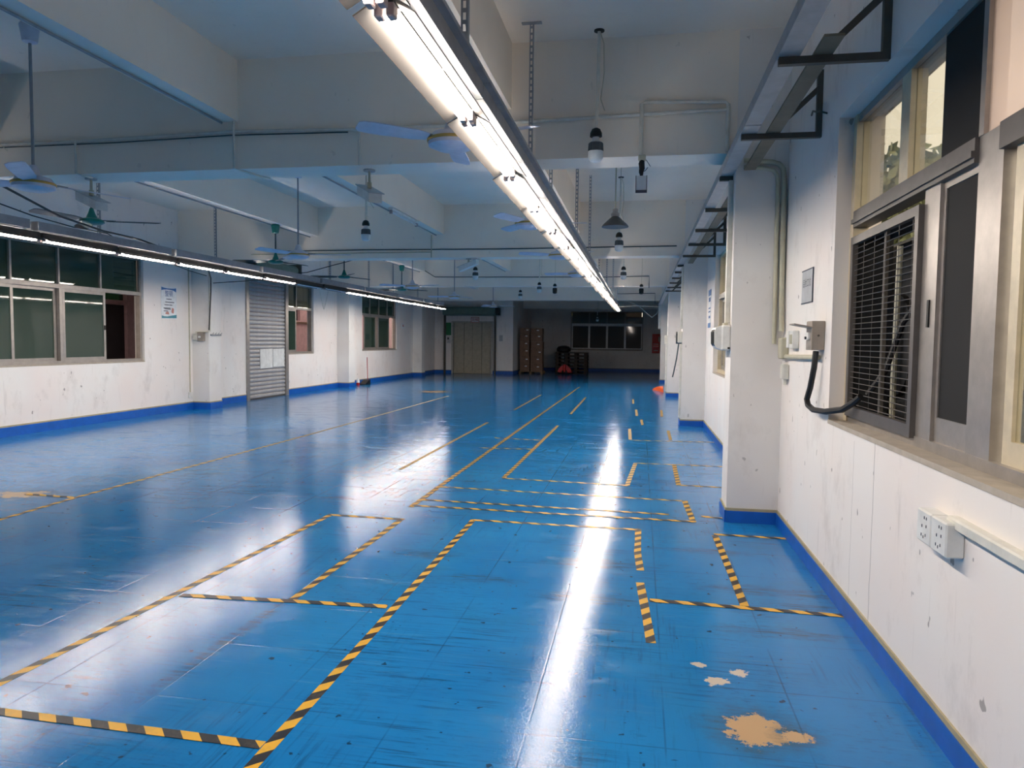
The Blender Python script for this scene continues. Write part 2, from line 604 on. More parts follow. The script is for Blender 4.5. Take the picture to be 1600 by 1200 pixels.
H_LEFT = [(8.52, 12.36, 1.045, 2.97), (15.95, 17.97, 0.0, 2.96), (18.03, 19.60, 1.09, 2.97), (23.30, 26.84, 1.12, 2.97)]
H_RIGHT = [(1.3, 4.745, 1.037, 2.86), (10.30, 12.06, 1.037, 2.90)]
H_FAR = [(-3.55, 0.12, 1.08, 3.04)]
struct('wall_left', wall_cells(MB(), 'x', XL - 0.2, XL, Y0, YE, 0, ZC, H_LEFT), 'wall')
struct('wall_right', wall_cells(MB(), 'x', XR, XR + 0.26, Y0, YF + 0.2, 0, ZC, H_RIGHT), 'wall_r')
struct('wall_far', wall_cells(MB(), 'y', YF, YF + 0.2, XE, XR, 0, ZC, H_FAR), 'wall')
struct('wall_lift', wall_cells(MB(), 'y', YE, YE + 0.2, XL - 0.2, XE, 0, ZC, [(-8.33, -6.59, 0, 2.3)]), 'wall')
struct('wall_lift_side', MB().box(XE - 0.2, XE, YE + 0.2, YF + 0.2, 0, ZC), 'wall')
struct('wall_back', MB().box(XL - 0.2, XR + 0.26, Y0 - 0.2, Y0, 0, ZC), 'wall')
struct('floor', MB().box(XL - 0.2, XR + 0.26, Y0 - 0.2, YF + 0.2, -0.15, 0.0), 'floor')
struct('ceiling', MB().box(XL - 0.2, XR + 0.26, Y0 - 0.2, YF + 0.2, ZC, ZC + 0.18), 'pale')
for y in BEAMS:
    struct('beam', MB().box(XL if y < YE else XE, 0.74 if y < 33 else XR, y, y + 0.38, ZB, ZC), 'pale')
for (x0, x1) in ((-1.37, -1.13), (-3.89, -3.68), (-6.42, -6.20)):
    for i in range(-1, len(BEAMS)):
        a = Y0 if i < 0 else BEAMS[i] + 0.38
        b = BEAMS[i + 1] if i + 1 < len(BEAMS) else YF
        if x1 < XE and b > YE:
            b = YE
        if b - a > 0.5:
            struct('beam', MB().box(x0, x1, a, b, 3.48, ZC), 'pale')
RCOL = [y for y in BEAMS if y < 33]
LCOL = [13.85, 21.25, 28.85]
for y in RCOL:
    struct('column', MB().box(0.74, XR, y, y + 0.38, 0, ZC), 'column')
for y in LCOL + [-0.55, 6.5 - 0.2]:
    struct('column', MB().box(XL, -8.82, y, y + 0.45, 0, ZC), 'column')


def baseboard(name, segs, hb=0.10):
    """segs: runs of (x0,y0,x1,y1) with the room on the left of the run's direction"""
    a, b = MB(), MB()
    for (x0, y0, x1, y1) in segs:
        dx, dy = x1 - x0, y1 - y0
        L_ = math.hypot(dx, dy)
        nx, ny = -dy / L_, dx / L_
        for (mb, th, z0, z1) in ((a, 0.016, 0.0, hb), (b, 0.010, hb, hb + 0.022)):
            x2, y2, x3, y3 = x0 + nx * th, y0 + ny * th, x1 + nx * th, y1 + ny * th
            mb.add([(x0, y0, z0), (x1, y1, z0), (x3, y3, z0), (x2, y2, z0), (x0, y0, z1), (x1, y1, z1), (x3, y3, z1), (x2, y2, z1)],
                   [(0, 1, 2, 3), (4, 7, 6, 5), (0, 4, 5, 1), (1, 5, 6, 2), (2, 6, 7, 3), (3, 7, 4, 0)])
    o = struct(name, a, 'base_blue')
    part('edge_strip', b, 'tile_edge', o)
    return o


segs, y = [], Y0
for c in RCOL:
    segs += [(XR, y, XR, c), (XR, c, 0.74, c), (0.74, c, 0.74, c + 0.38), (0.74, c + 0.38, XR, c + 0.38)]
    y = c + 0.38
segs.append((XR, y, XR, YF))
baseboard('baseboard_right', segs)
segs, y = [], Y0
for c in [-0.55, 6.3, 13.85]:
    segs += [(XL, c, XL, y), (-8.82, c, XL, c), (-8.82, c + 0.45, -8.82, c), (XL, c + 0.45, -8.82, c + 0.45)]
    y = c + 0.45
segs += [(XL, 15.93, XL, y), (XL, 21.25, XL, 18.0)]
y = 21.25
for c in LCOL[1:]:
    if c > y:
        segs.append((XL, c, XL, y))
    segs += [(-8.82, c, XL, c), (-8.82, c + 0.45, -8.82, c), (XL, c + 0.45, -8.82, c + 0.45)]
    y = c + 0.45
segs.append((XL, YE, XL, y))
baseboard('baseboard_left', segs, 0.14)
baseboard('baseboard_far', [(-8.36, YE, XL, YE), (XE, YE, -6.56, YE), (XE, YF, XE, YE), (XR, YF, XE, YF)], 0.14)

# ------------------------------------------------------------------ windows
def fx(mb, x0, x1, y0, y1, z0, z1, t, tb=None):
    """rectangular frame lying in a plane of constant x"""
    tb = tb or t
    mb.box(x0, x1, y0, y0 + t, z0, z1)
    mb.box(x0, x1, y1 - t, y1, z0, z1)
    mb.box(x0, x1, y0 + t, y1 - t, z0, z0 + tb)
    mb.box(x0, x1, y0 + t, y1 - t, z1 - t, z1)
    return mb


def sash(win, x, y0, y1, z0, z1, glass, fm='alu', t=0.05, handle=None):
    s = part('sash', fx(MB(), x - 0.015, x + 0.015, y0, y1, z0, z1, t, t * 1.4), fm, win)
    part('pane', MB().box(x - 0.003, x + 0.003, y0 + t, y1 - t, z0 + t * 1.4, z1 - t), glass, s)
    if handle:
        part('latch', MB().box(x + 0.015, x + 0.03, handle - 0.012, handle + 0.012, (z0 + z1) / 2 - 0.06, (z0 + z1) / 2 + 0.02), 'black', s)
    return s


def window_left(n, y0, y1, z0, z1, zt, ups, sashes, glass_up, post=None):
    wn = struct('window_%d' % n, None, None, (XL, (y0 + y1) / 2, z0))
    xa, xb = XL - 0.14, XL - 0.05
    part('frame', fx(MB(), xa, xb, y0, y1, z0, z1, 0.05), 'alu', wn)
    part('transom', MB().box(xa - 0.005, xb + 0.01, y0 + 0.05, y1 - 0.05, zt, zt + 0.065), 'alu', wn)
    ys = [y0 + 0.05] + ups + [y1 - 0.05]
    for u in ups:
        part('mullion', MB().box(xa + 0.01, xb - 0.005, u - 0.018, u + 0.018, zt + 0.065, z1 - 0.05), 'alu', wn)
    for i in range(len(ys) - 1):
        part('pane', MB().box(xa + 0.04, xa + 0.046, ys[i] + 0.018, ys[i + 1] - 0.018, zt + 0.065, z1 - 0.05), glass_up, wn)
    if post:
        part('post', MB().box(xa, xb + 0.01, post - 0.03, post + 0.03, z0 + 0.05, zt), 'alu', wn)
    for (x, a, b, g, h) in sashes:
        sash(wn, XL - x, a, b, z0 + 0.03, zt, g, 'alu', 0.05, h)
    part('sill', MB().box(XL - 0.2, XL + 0.004, y0, y1, z0 - 0.02, z0 + 0.002), 'sill', wn)
    return wn


window_left(1, 8.52, 12.36, 1.045, 2.97, 2.265, [9.48, 10.40, 11.33], [(0.08, 8.57, 9.52, 'glass_green', None), (0.115, 9.46, 10.37, 'glass_green', None), (0.08, 10.47, 11.44, 'glass_green', 11.41)], 'glass_green', 10.41)
window_left(2, 18.03, 19.60, 1.09, 2.97, 2.285, [18.66], [(0.09, 18.08, 18.68, 'glass_green', None)], 'glass_pale')
window_left(3, 23.30, 26.84, 1.12, 2.97, 2.31, [24.18, 25.07, 25.95], [(0.08, 23.64, 24.75, 'glass_green', None), (0.10, 25.05, 26.20, 'glass_green', None)], 'glass_green', 24.9)

# far window
wn = struct('window_4', None, None, (-1.7, YF, 1.08))


def fy(mb, y0, y1, x0, x1, z0, z1, t):
    mb.box(x0, x0 + t, y0, y1, z0, z1)
    mb.box(x1 - t, x1, y0, y1, z0, z1)
    mb.box(x0 + t, x1 - t, y0, y1, z0, z0 + t)
    mb.box(x0 + t, x1 - t, y0, y1, z1 - t, z1)
    return mb


part('frame', fy(MB(), YF + 0.05, YF + 0.13, -3.55, 0.12, 1.08, 3.04, 0.05), 'alu_dark', wn)
part('transom', MB().box(-3.5, 0.07, YF + 0.04, YF + 0.13, 2.36, 2.43), 'alu_white', wn)
for u in (-2.61, -1.70, -0.79):
    part('mullion', MB().box(u - 0.02, u + 0.02, YF + 0.06, YF + 0.12, 2.43, 2.99), 'alu_dark', wn)
for i, (a, b) in enumerate(((-3.5, -2.61), (-2.61, -1.70), (-1.70, -0.79), (-0.79, 0.07))):
    part('pane', MB().box(a + 0.02, b - 0.02, YF + 0.085, YF + 0.09, 2.43, 2.99), 'glass_brown', wn)
    yy = YF + (0.07 if i % 2 else 0.1)
    s = part('sash', fy(MB(), yy - 0.015, yy + 0.015, a, b + 0.02, 1.12, 2.36, 0.06), 'alu_white', wn)
    part('pane', MB().box(a + 0.06, b - 0.04, yy - 0.003, yy + 0.003, 1.18, 2.30), 'glass_brown', s)
part('sill', MB().box(-3.55, 0.12, YF - 0.004, YF + 0.2, 1.06, 1.083), 'sill', wn)

# near window in the wall beside the camera: two units with a broad post between
wn = struct('window_5', None, None, (XR, 3.0, 1.037))
XA, XB = 1.245, 1.32
part('sill', MB().box(XR - 0.004, XR + 0.26, 1.3, 4.745, 1.015, 1.04), 'sill', wn)
part('jamb_lining', MB().box(XA - 0.01, XB, 4.68, 4.745, 1.04, 2.86), 'alu_cream', wn)
part('head_frame', MB().box(XA, XB, 1.3, 4.68, 2.815, 2.86), 'alu', wn)
part('sill_frame', MB().box(XA, XB, 1.3, 4.68, 1.04, 1.085), 'alu', wn)
part('transom', MB().box(XA - 0.012, XB, 3.075, 4.68, 2.195, 2.29).box(XA - 0.024, XA - 0.012, 3.075, 4.68, 2.215, 2.24), 'alu_dark', wn)
part('transom', MB().box(XA - 0.012, XB, 1.3, 2.88, 2.195, 2.29), 'alu_dark', wn)
part('post', MB().box(XA + 0.005, XB + 0.01, 2.88, 3.075, 1.045, 2.29), 'alu', wn)
part('mullion', MB().box(XA, XB, 3.035, 3.075, 2.29, 2.815), 'alu', wn)
part('mullion', MB().box(XA, XB, 3.83, 3.95, 2.29, 2.815), 'alu_cream', wn)
part('pane', MB().box(1.27, 1.275, 3.95, 4.68, 2.29, 2.815), 'glass_clear', wn)
part('pane', MB().box(1.27, 1.275, 3.46, 3.83, 2.29, 2.815), 'glass_clear', wn)
part('blackout_panel', MB().box(1.258, 1.268, 3.075, 3.46, 2.29, 2.84), 'black_board', wn, label='matt black blackout panel')
part('pane', MB().box(1.262, 1.268, 1.3, 3.035, 2.29, 2.815), 'film', wn, label='pane covered with milky white film')
# grilled opening, with dark sheets added to keep the view behind it dark
g = part('grille_frame', fx(MB(), 1.225, 1.255, 3.60, 4.68, 1.075, 2.135, 0.045, 0.06), 'alu_dark', wn)
ms = MB()
z = 1.15
while z < 2.09:
    ms.tube([(1.24, 3.645, z), (1.24, 4.635, z)], 0.0024, 4)
    z += 0.0315
y = 3.72
while y < 4.62:
    ms.tube([(1.245, y, 1.135), (1.245, y, 2.09)], 0.0014, 4)
    y += 0.19
part('wire_mesh', ms, 'alu_dark', g)
part('grille_upright', MB().box(1.255, 1.275, 4.14, 4.165, 1.13, 2.1), 'rust_steel', g)
part('dark_sheet_side', MB().box(1.262, 1.46, 4.668, 4.679, 1.088, 2.12), 'ext_shade', g)
part('dark_sheet_top', MB().box(1.262, 1.46, 3.60, 4.679, 2.12, 2.135), 'ext_shade', g)
part('post', MB().box(1.25, 1.30, 3.43, 3.60, 1.05, 2.195), 'alu', wn)
part('latch', MB().box(1.243, 1.25, 3.49, 3.51, 1.58, 1.70), 'black', wn)
sd = part('sash', MB().box(1.265, 1.295, 3.075, 3.43, 1.05, 1.19).box(1.265, 1.295, 3.405, 3.43, 1.19, 2.195).box(1.265, 1.295, 3.075, 3.405, 2.165, 2.195), 'alu', wn)
part('pane', MB().box(1.272, 1.278, 3.075, 3.405, 1.19, 2.165), 'black_board', sd, label='sash glazed with dark film')
sd = part('sash', fx(MB(), 1.27, 1.30, 1.55, 2.83, 1.05, 2.195, 0.06, 0.12), 'alu_cream', wn)
part('pane', MB().box(1.283, 1.288, 1.61, 2.77, 1.17, 2.135), 'glass_clear', sd)
# window in the next bay
wn = struct('window_6', None, None, (XR, 11.2, 1.037))
part('frame', fx(MB(), 1.22, 1.30, 10.30, 12.06, 1.037, 2.90, 0.05), 'alu_cream', wn)
part('transom', MB().box(1.21, 1.30, 10.35, 12.01, 2.19, 2.26), 'alu', wn)
part('mullion', MB().box(1.22, 1.30, 11.15, 11.20, 2.26, 2.85), 'alu_cream', wn)
part('pane', MB().box(1.26, 1.265, 10.35, 11.15, 2.26, 2.85), 'glass_clear', wn)
part('pane', MB().box(1.26, 1.265, 11.20, 12.01, 2.26, 2.85), 'glass_clear', wn)
sash(wn, 1.25, 10.35, 11.25, 1.08, 2.19, 'glass_clear', 'alu', 0.05)
sash(wn, 1.285, 11.15, 12.01, 1.08, 2.19, 'glass_clear', 'alu', 0.05)
part('sill', MB().box(XR - 0.003, XR + 0.26, 10.30, 12.06, 1.02, 1.04), 'sill', wn)

# ------------------------------------------------------------------ roller shutter door in the left wall
d = struct('door_1', None, None, (XL, 16.96, 0))
part('guide_rail', MB().box(XL - 0.06, XL + 0.03, 15.95, 16.07, 0, 2.96), 'alu', d)
part('guide_rail', MB().box(XL - 0.06, XL + 0.03, 17.89, 18.03, 0, 2.96), 'alu', d)
z, i = 0.02, 0
sl_me = None
while z < 2.93:
    if sl_me is None:
        mb = MB().prism([(XL - 0.035, 0.0), (XL - 0.012, 0.02), (XL - 0.005, 0.05), (XL - 0.012, 0.08), (XL - 0.035, 0.097), (XL - 0.045, 0.05)], 'y', 16.07, 17.89)
        sl_me = mb.mesh('slat', 'shutter', (XL, 16.96, 0))
    link('slat', sl_me, d, (0, 0, z))
    z += 0.1005
part('bottom_rail', MB().box(XL - 0.05, XL + 0.005, 16.07, 17.89, 0.0, 0.022), 'alu_dark', d)
# its hood above, with drum end and drive
t = root('shutter_hood', (XL + 0.18, 16.9, 2.97), 'grey-green roller hood above the shuttered doorway', 'shutter hood')
part('housing', MB().prism([(XL, 2.97), (XL + 0.30, 2.97), (XL + 0.36, 3.05), (XL + 0.36, 3.30), (XL + 0.30, 3.37), (XL, 3.37)], 'y', 15.75, 17.95), 'hood', t)
part('end_plate', MB().box(XL, XL + 0.42, 17.95, 18.02, 2.93, 3.42), 'rust_steel', t)
part('end_plate', MB().box(XL, XL + 0.42, 15.68, 15.75, 2.93, 3.42), 'rust_steel', t)
part('motor', MB().tube([(XL + 0.2, 18.02, 3.2), (XL + 0.2, 18.3, 3.2)], 0.09, 12).box(XL + 0.12, XL + 0.26, 18.2, 18.42, 3.02, 3.14), 'fan_dark', t, True)
part('drive_wheel', MB().tube([(XL + 0.22, 15.50, 3.2), (XL + 0.22, 15.68, 3.2)], 0.15, 16), 'black', t, True)
for i, (a, b, lab) in enumerate(((16.60, 17.22, 'white paper sheet taped to the shutter slats, the one beside the doorway centre'), (17.24, 17.84, 'white paper sheet taped to the shutter slats, the one beside the window'))):
    zb, zt = (0.745, 1.24) if i == 0 else (0.765, 1.235)
    solo('paper_sheet', MB().add([(XL - 0.002, a, zb), (XL - 0.002, b, zb + 0.01), (XL - 0.002, b, zt), (XL - 0.002, a, zt - 0.01), (XL + 0.004, a, zb), (XL + 0.004, b, zb + 0.01), (XL + 0.004, b, zt), (XL + 0.004, a, zt - 0.01)], [(0, 1, 2, 3), (4, 5, 6, 7), (0, 1, 5, 4), (1, 2, 6, 5), (2, 3, 7, 6), (3, 0, 4, 7)]), 'paper', (XL, a, zb), lab, 'paper')

# ------------------------------------------------------------------ goods lift
d = struct('door_2', None, None, (-7.46, YE, 0))
xs = [-8.33, -7.85, -7.46, -7.03, -6.59]
for i in range(4):
    part('door_panel', MB().bevbox(xs[i] + 0.004, xs[i + 1] - 0.004, YE + 0.06 + 0.02 * (i % 2), YE + 0.10 + 0.02 * (i % 2), 0.01, 2.3, 0.006), 'elev', d)
part('surround', MB().box(-8.42, -8.33, YE - 0.02, YE + 0.12, 0, 2.36).box(-6.59, -6.50, YE - 0.02, YE + 0.12, 0, 2.36).box(-8.33, -6.59, YE - 0.02, YE + 0.12, 2.3, 2.36), 'elev_frame', d)
part('landing_sill', MB().box(-8.33, -6.59, YE, YE + 0.2, -0.001, 0.008), 'alu_dark', d)
part('dark_backing', MB().box(-8.34, -6.58, YE + 0.13, YE + 0.17, 0.0, 2.32), 'black_board', d)  # black sheet added to stop outside light showing through the door gaps
t = root('fire_shutter', (-7.5, YE - 0.1, 2.6), 'dark roller fire shutter hood and rails around the goods lift', 'fire shutter')
part('hood', MB().prism([(YE - 0.35, 2.66), (YE, 2.60), (YE, 2.98), (YE - 0.30, 2.98), (YE - 0.35, 2.92)], 'x', -8.75, -6.35), 'hood', t)
part('guide_rail', MB().box(-8.76, -8.68, YE - 0.10, YE, 0, 2.62), 'rust_steel', t)
part('guide_rail', MB().box(-6.44, -6.36, YE - 0.10, YE, 0, 2.62), 'rust_steel', t)
part('motor', MB().box(-6.35, -6.16, YE - 0.30, YE - 0.05, 2.62, 2.95).tube([(-6.25, YE - 0.36, 2.8), (-6.25, YE - 0.30, 2.8)], 0.08, 10), 'black', t)
t = root('lift_sign', (-7.33, YE - 0.03, 2.3), 'small red-framed sign above the goods lift doors', 'sign')
part('plate', MB().box(-7.50, -7.16, YE - 0.04, YE - 0.025, 2.315, 2.525), 'poster_white', t)
part('border', fy(MB(), YE - 0.046, YE - 0.03, -7.52, -7.14, 2.295, 2.545, 0.03), 'ink_pink', t)
text_part('lettering', '\u8d27\u68af', 0.15, (-7.33, YE - 0.045, 2.42), (1, 0, 0), 'red', t)
solo('safety_board', MB().bevbox(-8.67, -8.44, YE - 0.03, YE - 0.002, 1.72, 2.29, 0.005), 'green_sign', (-8.55, YE - 0.01, 1.72), 'green safety board on the wall beside the goods lift', 'board')
t = root('lift_call_panel', (-8.55, YE - 0.02, 1.38), 'steel call button panel under the green board', 'control panel')
part('plate', MB().bevbox(-8.63, -8.47, YE - 0.03, YE - 0.002, 1.36, 1.68, 0.005), 'alu_white', t)
part('display', MB().box(-8.60, -8.54, YE - 0.036, YE - 0.028, 1.53, 1.62), 'black', t)
part('button', MB().tube([(-8.54, YE - 0.045, 1.45), (-8.54, YE - 0.028, 1.45)], 0.02, 10), 'alu', t)
solo('wall_notice', MB().box(-6.22, -6.06, YE - 0.012, YE - 0.002, 1.48, 1.75), 'notice_grey', (-6.14, YE - 0.01, 1.48), 'small grey notice on the wall between lift rail and corner', 'notice')

# ------------------------------------------------------------------ fluorescent rows
def make_fixture(lit):
    r = root('tube_light', (0, 0, 0))
    L_ = 1.225
    part('spine', MB().box(-0.033, 0.033, 0.0, L_ - 0.012, 0.046, 0.105), 'batten', r)
    for k in (-1, 1):
        part('reflector_wing', MB().prism([(0.0415 * k, 0.044), (0.108 * k, 0.007), (0.111 * k, 0.010), (0.045 * k, 0.049)], 'y', 0.0, L_ - 0.012), 'batten', r)  # gap beside the spine added to leak light up to the ceiling
    for y in (0.06, L_ / 2, L_ - 0.075):
        part('wing_clip', MB().box(-0.054, 0.054, y - 0.008, y + 0.008, 0.045, 0.05), 'batten', r)
    for x in (-0.021, 0.021):
        part('tube', MB().tube([(x, 0.045, 0.018), (x, L_ - 0.06, 0.018)], 0.0135, 8), 'tube_on' if lit else 'tube_off', r, True)
        for (a, b) in ((0.0, 0.045), (L_ - 0.06, L_ - 0.012)):
            part('lamp_holder', MB().bevbox(x - 0.014, x + 0.014, a, b, 0.002, 0.05, 0.004), 'holder', r)
    return r


lit0, off0 = make_fixture(True), make_fixture(False)
n = 0
ROW = [(-1.366 + 1.252 * i) for i in range(22)]
for i, y in enumerate(ROW):
    x = -0.862 + [0.012, 0.006, 0.0, -0.004, -0.01, -0.006, -0.014, -0.034, -0.042, -0.036, -0.02, -0.014, -0.018, 0.0, 0.02, 0.01, 0.03, 0.028, 0.045, 0.05, 0.06, 0.062, 0.07, 0.075][i + 2]
    z = 2.58 + [0, 0, 0, 0, 0, -0.004, 0, -0.006, 0, -0.008, -0.004, -0.004, 0, -0.01, -0.006, -0.004, 0, -0.006, 0, -0.004, 0, -0.002, 0, 0][i + 2]
    if y < 1.0:
        lab = 'lit twin-tube fitting of the central row, %s' % ('behind the camera', 'straight above the camera')[i]
        grp = 'lamp fittings overhead of the camera'
    else:
        lab = '%s lit twin-tube fitting of the bright central row, counted away from the camera' % ORD[n]
        grp = 'lit fittings of the central lamp row'
        n += 1
    o = dup(lit0, (x, y, z), None, lab, grp) if i else lit0
    o.location = (x, y, z)
    tag(o, lab, 'tube light', grp)
LROW = [(4.862 + 1.262 * i) for i in range(16)]
n = 0
first_off = True
for i, y in enumerate(LROW):
    dark = i in (7, 8)
    src = off0 if dark else lit0
    if dark:
        lab = '%s unlit fitting in the lamp row along the windowed wall' % ('first' if first_off else 'second')
    elif y < 5.5:
        lab = 'lit fitting of the window-side lamp row just outside the view'
    else:
        lab = '%s lit fitting of the lamp row along the windowed wall, from the big window on' % ORD[n]
        n += 1
    x = -6.80 + rnd.uniform(-0.02, 0.02)
    if dark and first_off:
        o, first_off = off0, False
    else:
        o = dup(src, (0, 0, 0))
    o.location = (x, y, 2.575 + rnd.uniform(-0.006, 0.0))
    tag(o, lab, 'tube light', 'fittings of the window-side lamp row')

t = root('cable_trunking', (-0.86, 10, 2.69), 'grey steel trunking carrying the bright central lamp row', 'trunking')
y = -1.4
while y < 25.9:
    part('trunk_section', MB().box(-0.92, -0.79, y, y + 2.49, 2.69, 2.785).box(-0.79, -0.755, y, y + 2.49, 2.765, 2.785), 'galv_dark', t)
    y += 2.5
t = root('cable_trunking', (-6.82, 12, 2.69), 'flat grey trunking carrying the lamp row along the windowed wall', 'trunking')
y = 4.8
while y < 24.5:
    dz = rnd.uniform(0.0, 0.008)
    part('trunk_section', MB().box(-6.90, -6.74, y, y + 2.38, 2.69 + dz, 2.79 + dz), 'galv_dark', t)
    y += 2.5


def hanger(x, y, z0, z1, label, foot=False, wide=0.032):
    """slotted steel angle hanging from the ceiling"""
    mb = MB()
    mb.box(x - wide / 2, x - wide / 2 + 0.009, y - 0.0015, y + 0.0015, z0, z1)
    mb.box(x + wide / 2 - 0.009, x + wide / 2, y - 0.0015, y + 0.0015, z0, z1)
    mb.box(x + wide / 2 - 0.003, x + wide / 2, y, y + 0.03, z0, z1)
    z = z0
    while z < z1 - 0.01:
        mb.box(x - wide / 2 + 0.009, x + wide / 2 - 0.009, y - 0.0015, y + 0.0015, z, min(z + 0.018, z1))
        z += 0.05
    if foot:
        mb.box(x - 0.08, x + 0.08, y - 0.02, y + 0.02, z1 - 0.008, z1)
    return solo('slotted_hanger', mb, 'galv_dark', (x, y, z0), label, 'hanger', 'slotted steel lamp hangers')


for i, (x, y, zt) in enumerate(((-0.79, 3.2, ZC), (-0.905, 5.9, ZC), (-0.80, 9.0, ZC), (-0.80, 11.3, ZC), (-0.80, 14.0, ZC), (-0.78, 16.7, ZC), (-0.74, 19.4, ZC), (-0.72, 22.1, ZC))):
    hanger(x, y, 2.785, zt, '%s slotted steel hanger above the bright central lamp row, from the camera on' % ORD[i], i == 1)
hanger(-1.25 + 0.32, 7.45, 2.785, ZC, 'slotted steel hanger close behind the first cross beam, beside a fan')
for i, y in enumerate((8.35, 10.95, 15.4, 17.75, 19.6, 21.9, 24.2)):
    hanger(-6.84, y, 2.79, ZC, '%s slotted steel hanger over the lamp row along the windowed wall' % ORD[i])


# ------------------------------------------------------------------ ceiling fans
def make_fan(kind, rod, R):
    """origin at the blade plane; rod length up to the ceiling"""
    r = root('ceiling_fan', (0, 0, 0))
    body, dark = ('fan_white', 'galv_dark') if kind == 'white' else ('fan_green', 'fan_dark')
    part('rod', MB().tube([(0, 0, 0.12), (0, 0, rod - 0.03)], 0.013, 8), dark, r, True)
    part('canopy', MB().lathe(0, 0, [(0.022, rod - 0.16), (0.055, rod - 0.15), (0.075, rod - 0.02), (0.06, rod)], 16), body, r, True)
    if kind == 'white':
        part('motor', MB().lathe(0, 0, [(0.03, -0.07), (0.10, -0.068), (0.155, -0.045), (0.16, -0.01), (0.13, 0.035), (0.06, 0.055), (0.035, 0.12), (0.02, 0.14)], 24), body, r, True)
        part('trim_ring', MB().lathe(0, 0, [(0.162, -0.022), (0.166, -0.016), (0.166, -0.008), (0.162, -0.002)], 24), 'brass', r, True)
    else:
        part('motor', MB().lathe(0, 0, [(0.03, -0.045), (0.10, -0.04), (0.135, -0.02), (0.125, 0.008), (0.06, 0.03), (0.035, 0.09), (0.02, 0.14)], 20), body, r, True)
    for k in range(3):
        a = 2 * PI * k / 3
        ca, sa = math.cos(a), math.sin(a)
        T = lambda u, v, w_: (u * ca - v * sa, u * sa + v * ca, w_)
        prof = [(0.17, -0.045, 0.045), (0.26, -0.062, 0.062), (R * 0.8, -0.07, 0.07), (R - 0.03, -0.062, 0.066), (R, -0.03, 0.05)]
        vs, fs = [], []
        for (u, v0, v1) in prof:
            vs += [T(u, v0, -0.006 + v0 * 0.22), T(u, v1, -0.006 + v1 * 0.22), T(u, v1, v1 * 0.22), T(u, v0, v0 * 0.22)]
        for i in range(len(prof) - 1):
            for j in range(4):
                fs.append((i * 4 + j, i * 4 + (j + 1) % 4, i * 4 + 4 + (j + 1) % 4, i * 4 + 4 + j))
        fs += [(0, 1, 2, 3), (16, 19, 18, 17)]
        bl = part('blade', MB().add(vs, fs), body if kind == 'white' else 'fan_dark', r)
        vs = [T(0.09, -0.02, 0.0), T(0.09, 0.02, 0.0), T(0.25, 0.03, 0.008), T(0.25, -0.03, -0.004), T(0.09, -0.02, 0.008), T(0.09, 0.02, 0.008), T(0.25, 0.03, 0.014), T(0.25, -0.03, 0.002)]
        part('blade_iron', MB().add(vs, [(0, 1, 2, 3), (4, 5, 6, 7), (0, 1, 5, 4), (1, 2, 6, 5), (2, 3, 7, 6), (3, 0, 4, 7)]), dark, bl)
    return r


fan_w = make_fan('white', ZC - 2.755, 0.78)
fan_m = make_fan('white', 3.48 - 2.82, 0.64)
fan_g = make_fan('green', 3.48 - 2.84, 0.74)
FANS = [(fan_w, -4.94, 5.31, 2.755, 64, 'big blue-white ceiling fan hanging before the first cross beam, nearest the camera'),
        (fan_w, -5.05, 10.25, 2.755, 10, 'blue-white ceiling fan over the floor between first and second cross beams'),
        (fan_w, -5.28, 16.5, 2.755, 95, 'blue-white ceiling fan just behind the second cross beam, right of a green fan'),
        (fan_w, -5.30, 20.5, 2.755, 60, 'blue-white ceiling fan on a long rod in the middle of the far bays'),
        (fan_w, -5.28, 26.0, 2.755, 15, 'farthest blue-white ceiling fan, hanging before the goods lift'),
        (fan_m, -1.25, 4.75, 2.82, 98, 'white ceiling fan half hidden by the nearest lit tube fittings'),
        (fan_m, -1.25, 8.15, 2.82, 246, 'white ceiling fan beside the bright lamp row behind the first beam'),
        (fan_m, -1.25, 11.2, 2.82, 205, 'small white fan beside the lamp row just before the second beam'),
        (fan_m, -1.25, 13.95 + 0.3, 2.82, 170, 'small white fan beside the lamp row just behind the second beam'),
        (fan_g, -6.31, 7.6, 2.84, 20, 'green ceiling fan in front of the big window'),
        (fan_g, -6.31, 11.95, 2.84, 70, 'green ceiling fan in front of the roller shutter hood'),
        (fan_g, -6.31, 14.95, 2.84, 185, 'green ceiling fan just behind the second cross beam'),
        (fan_g, -6.31, 18.8, 2.84, 40, 'smallest green ceiling fan, above the far end of the window-side lamps')]
used = set()
for (src, x, y, z, a, lab) in FANS:
    if id(src) in used:
        o = dup(src, (x, y, z), math.radians(a))
    else:
        o = src
        used.add(id(src))
        o.location = (x, y, z)
        o.rotation_euler = (0, 0, math.radians(a))
    tag(o, lab, 'ceiling fan', 'ceiling fans of the hall')


# ------------------------------------------------------------------ pendant bulbs
def make_pendant(dark=False):
    """LED bulb, origin at the bottom of the bulb"""
    r = root('pendant_bulb', (0, 0, 0))
    part('cap', MB().lathe(0, 0, [(0.026, 0.20), (0.05, 0.205), (0.048, 0.235), (0.034, 0.265), (0.014, 0.275)], 16), 'black', r, True)
    part('neck', MB().lathe(0, 0, [(0.048, 0.155), (0.03, 0.175), (0.027, 0.21)], 16), 'led_dome', r, True)
    part('heatsink', MB().lathe(0, 0, [(0.06, 0.085), (0.064, 0.09), (0.06, 0.15), (0.046, 0.16)], 40, 0.14), 'black' if dark else 'heatsink', r)
    part('diffuser', MB().lathe(0, 0, [(0.02, 0.0), (0.045, 0.008), (0.06, 0.03), (0.062, 0.086)], 20), 'black' if dark else 'led_dome', r, True)
    return r


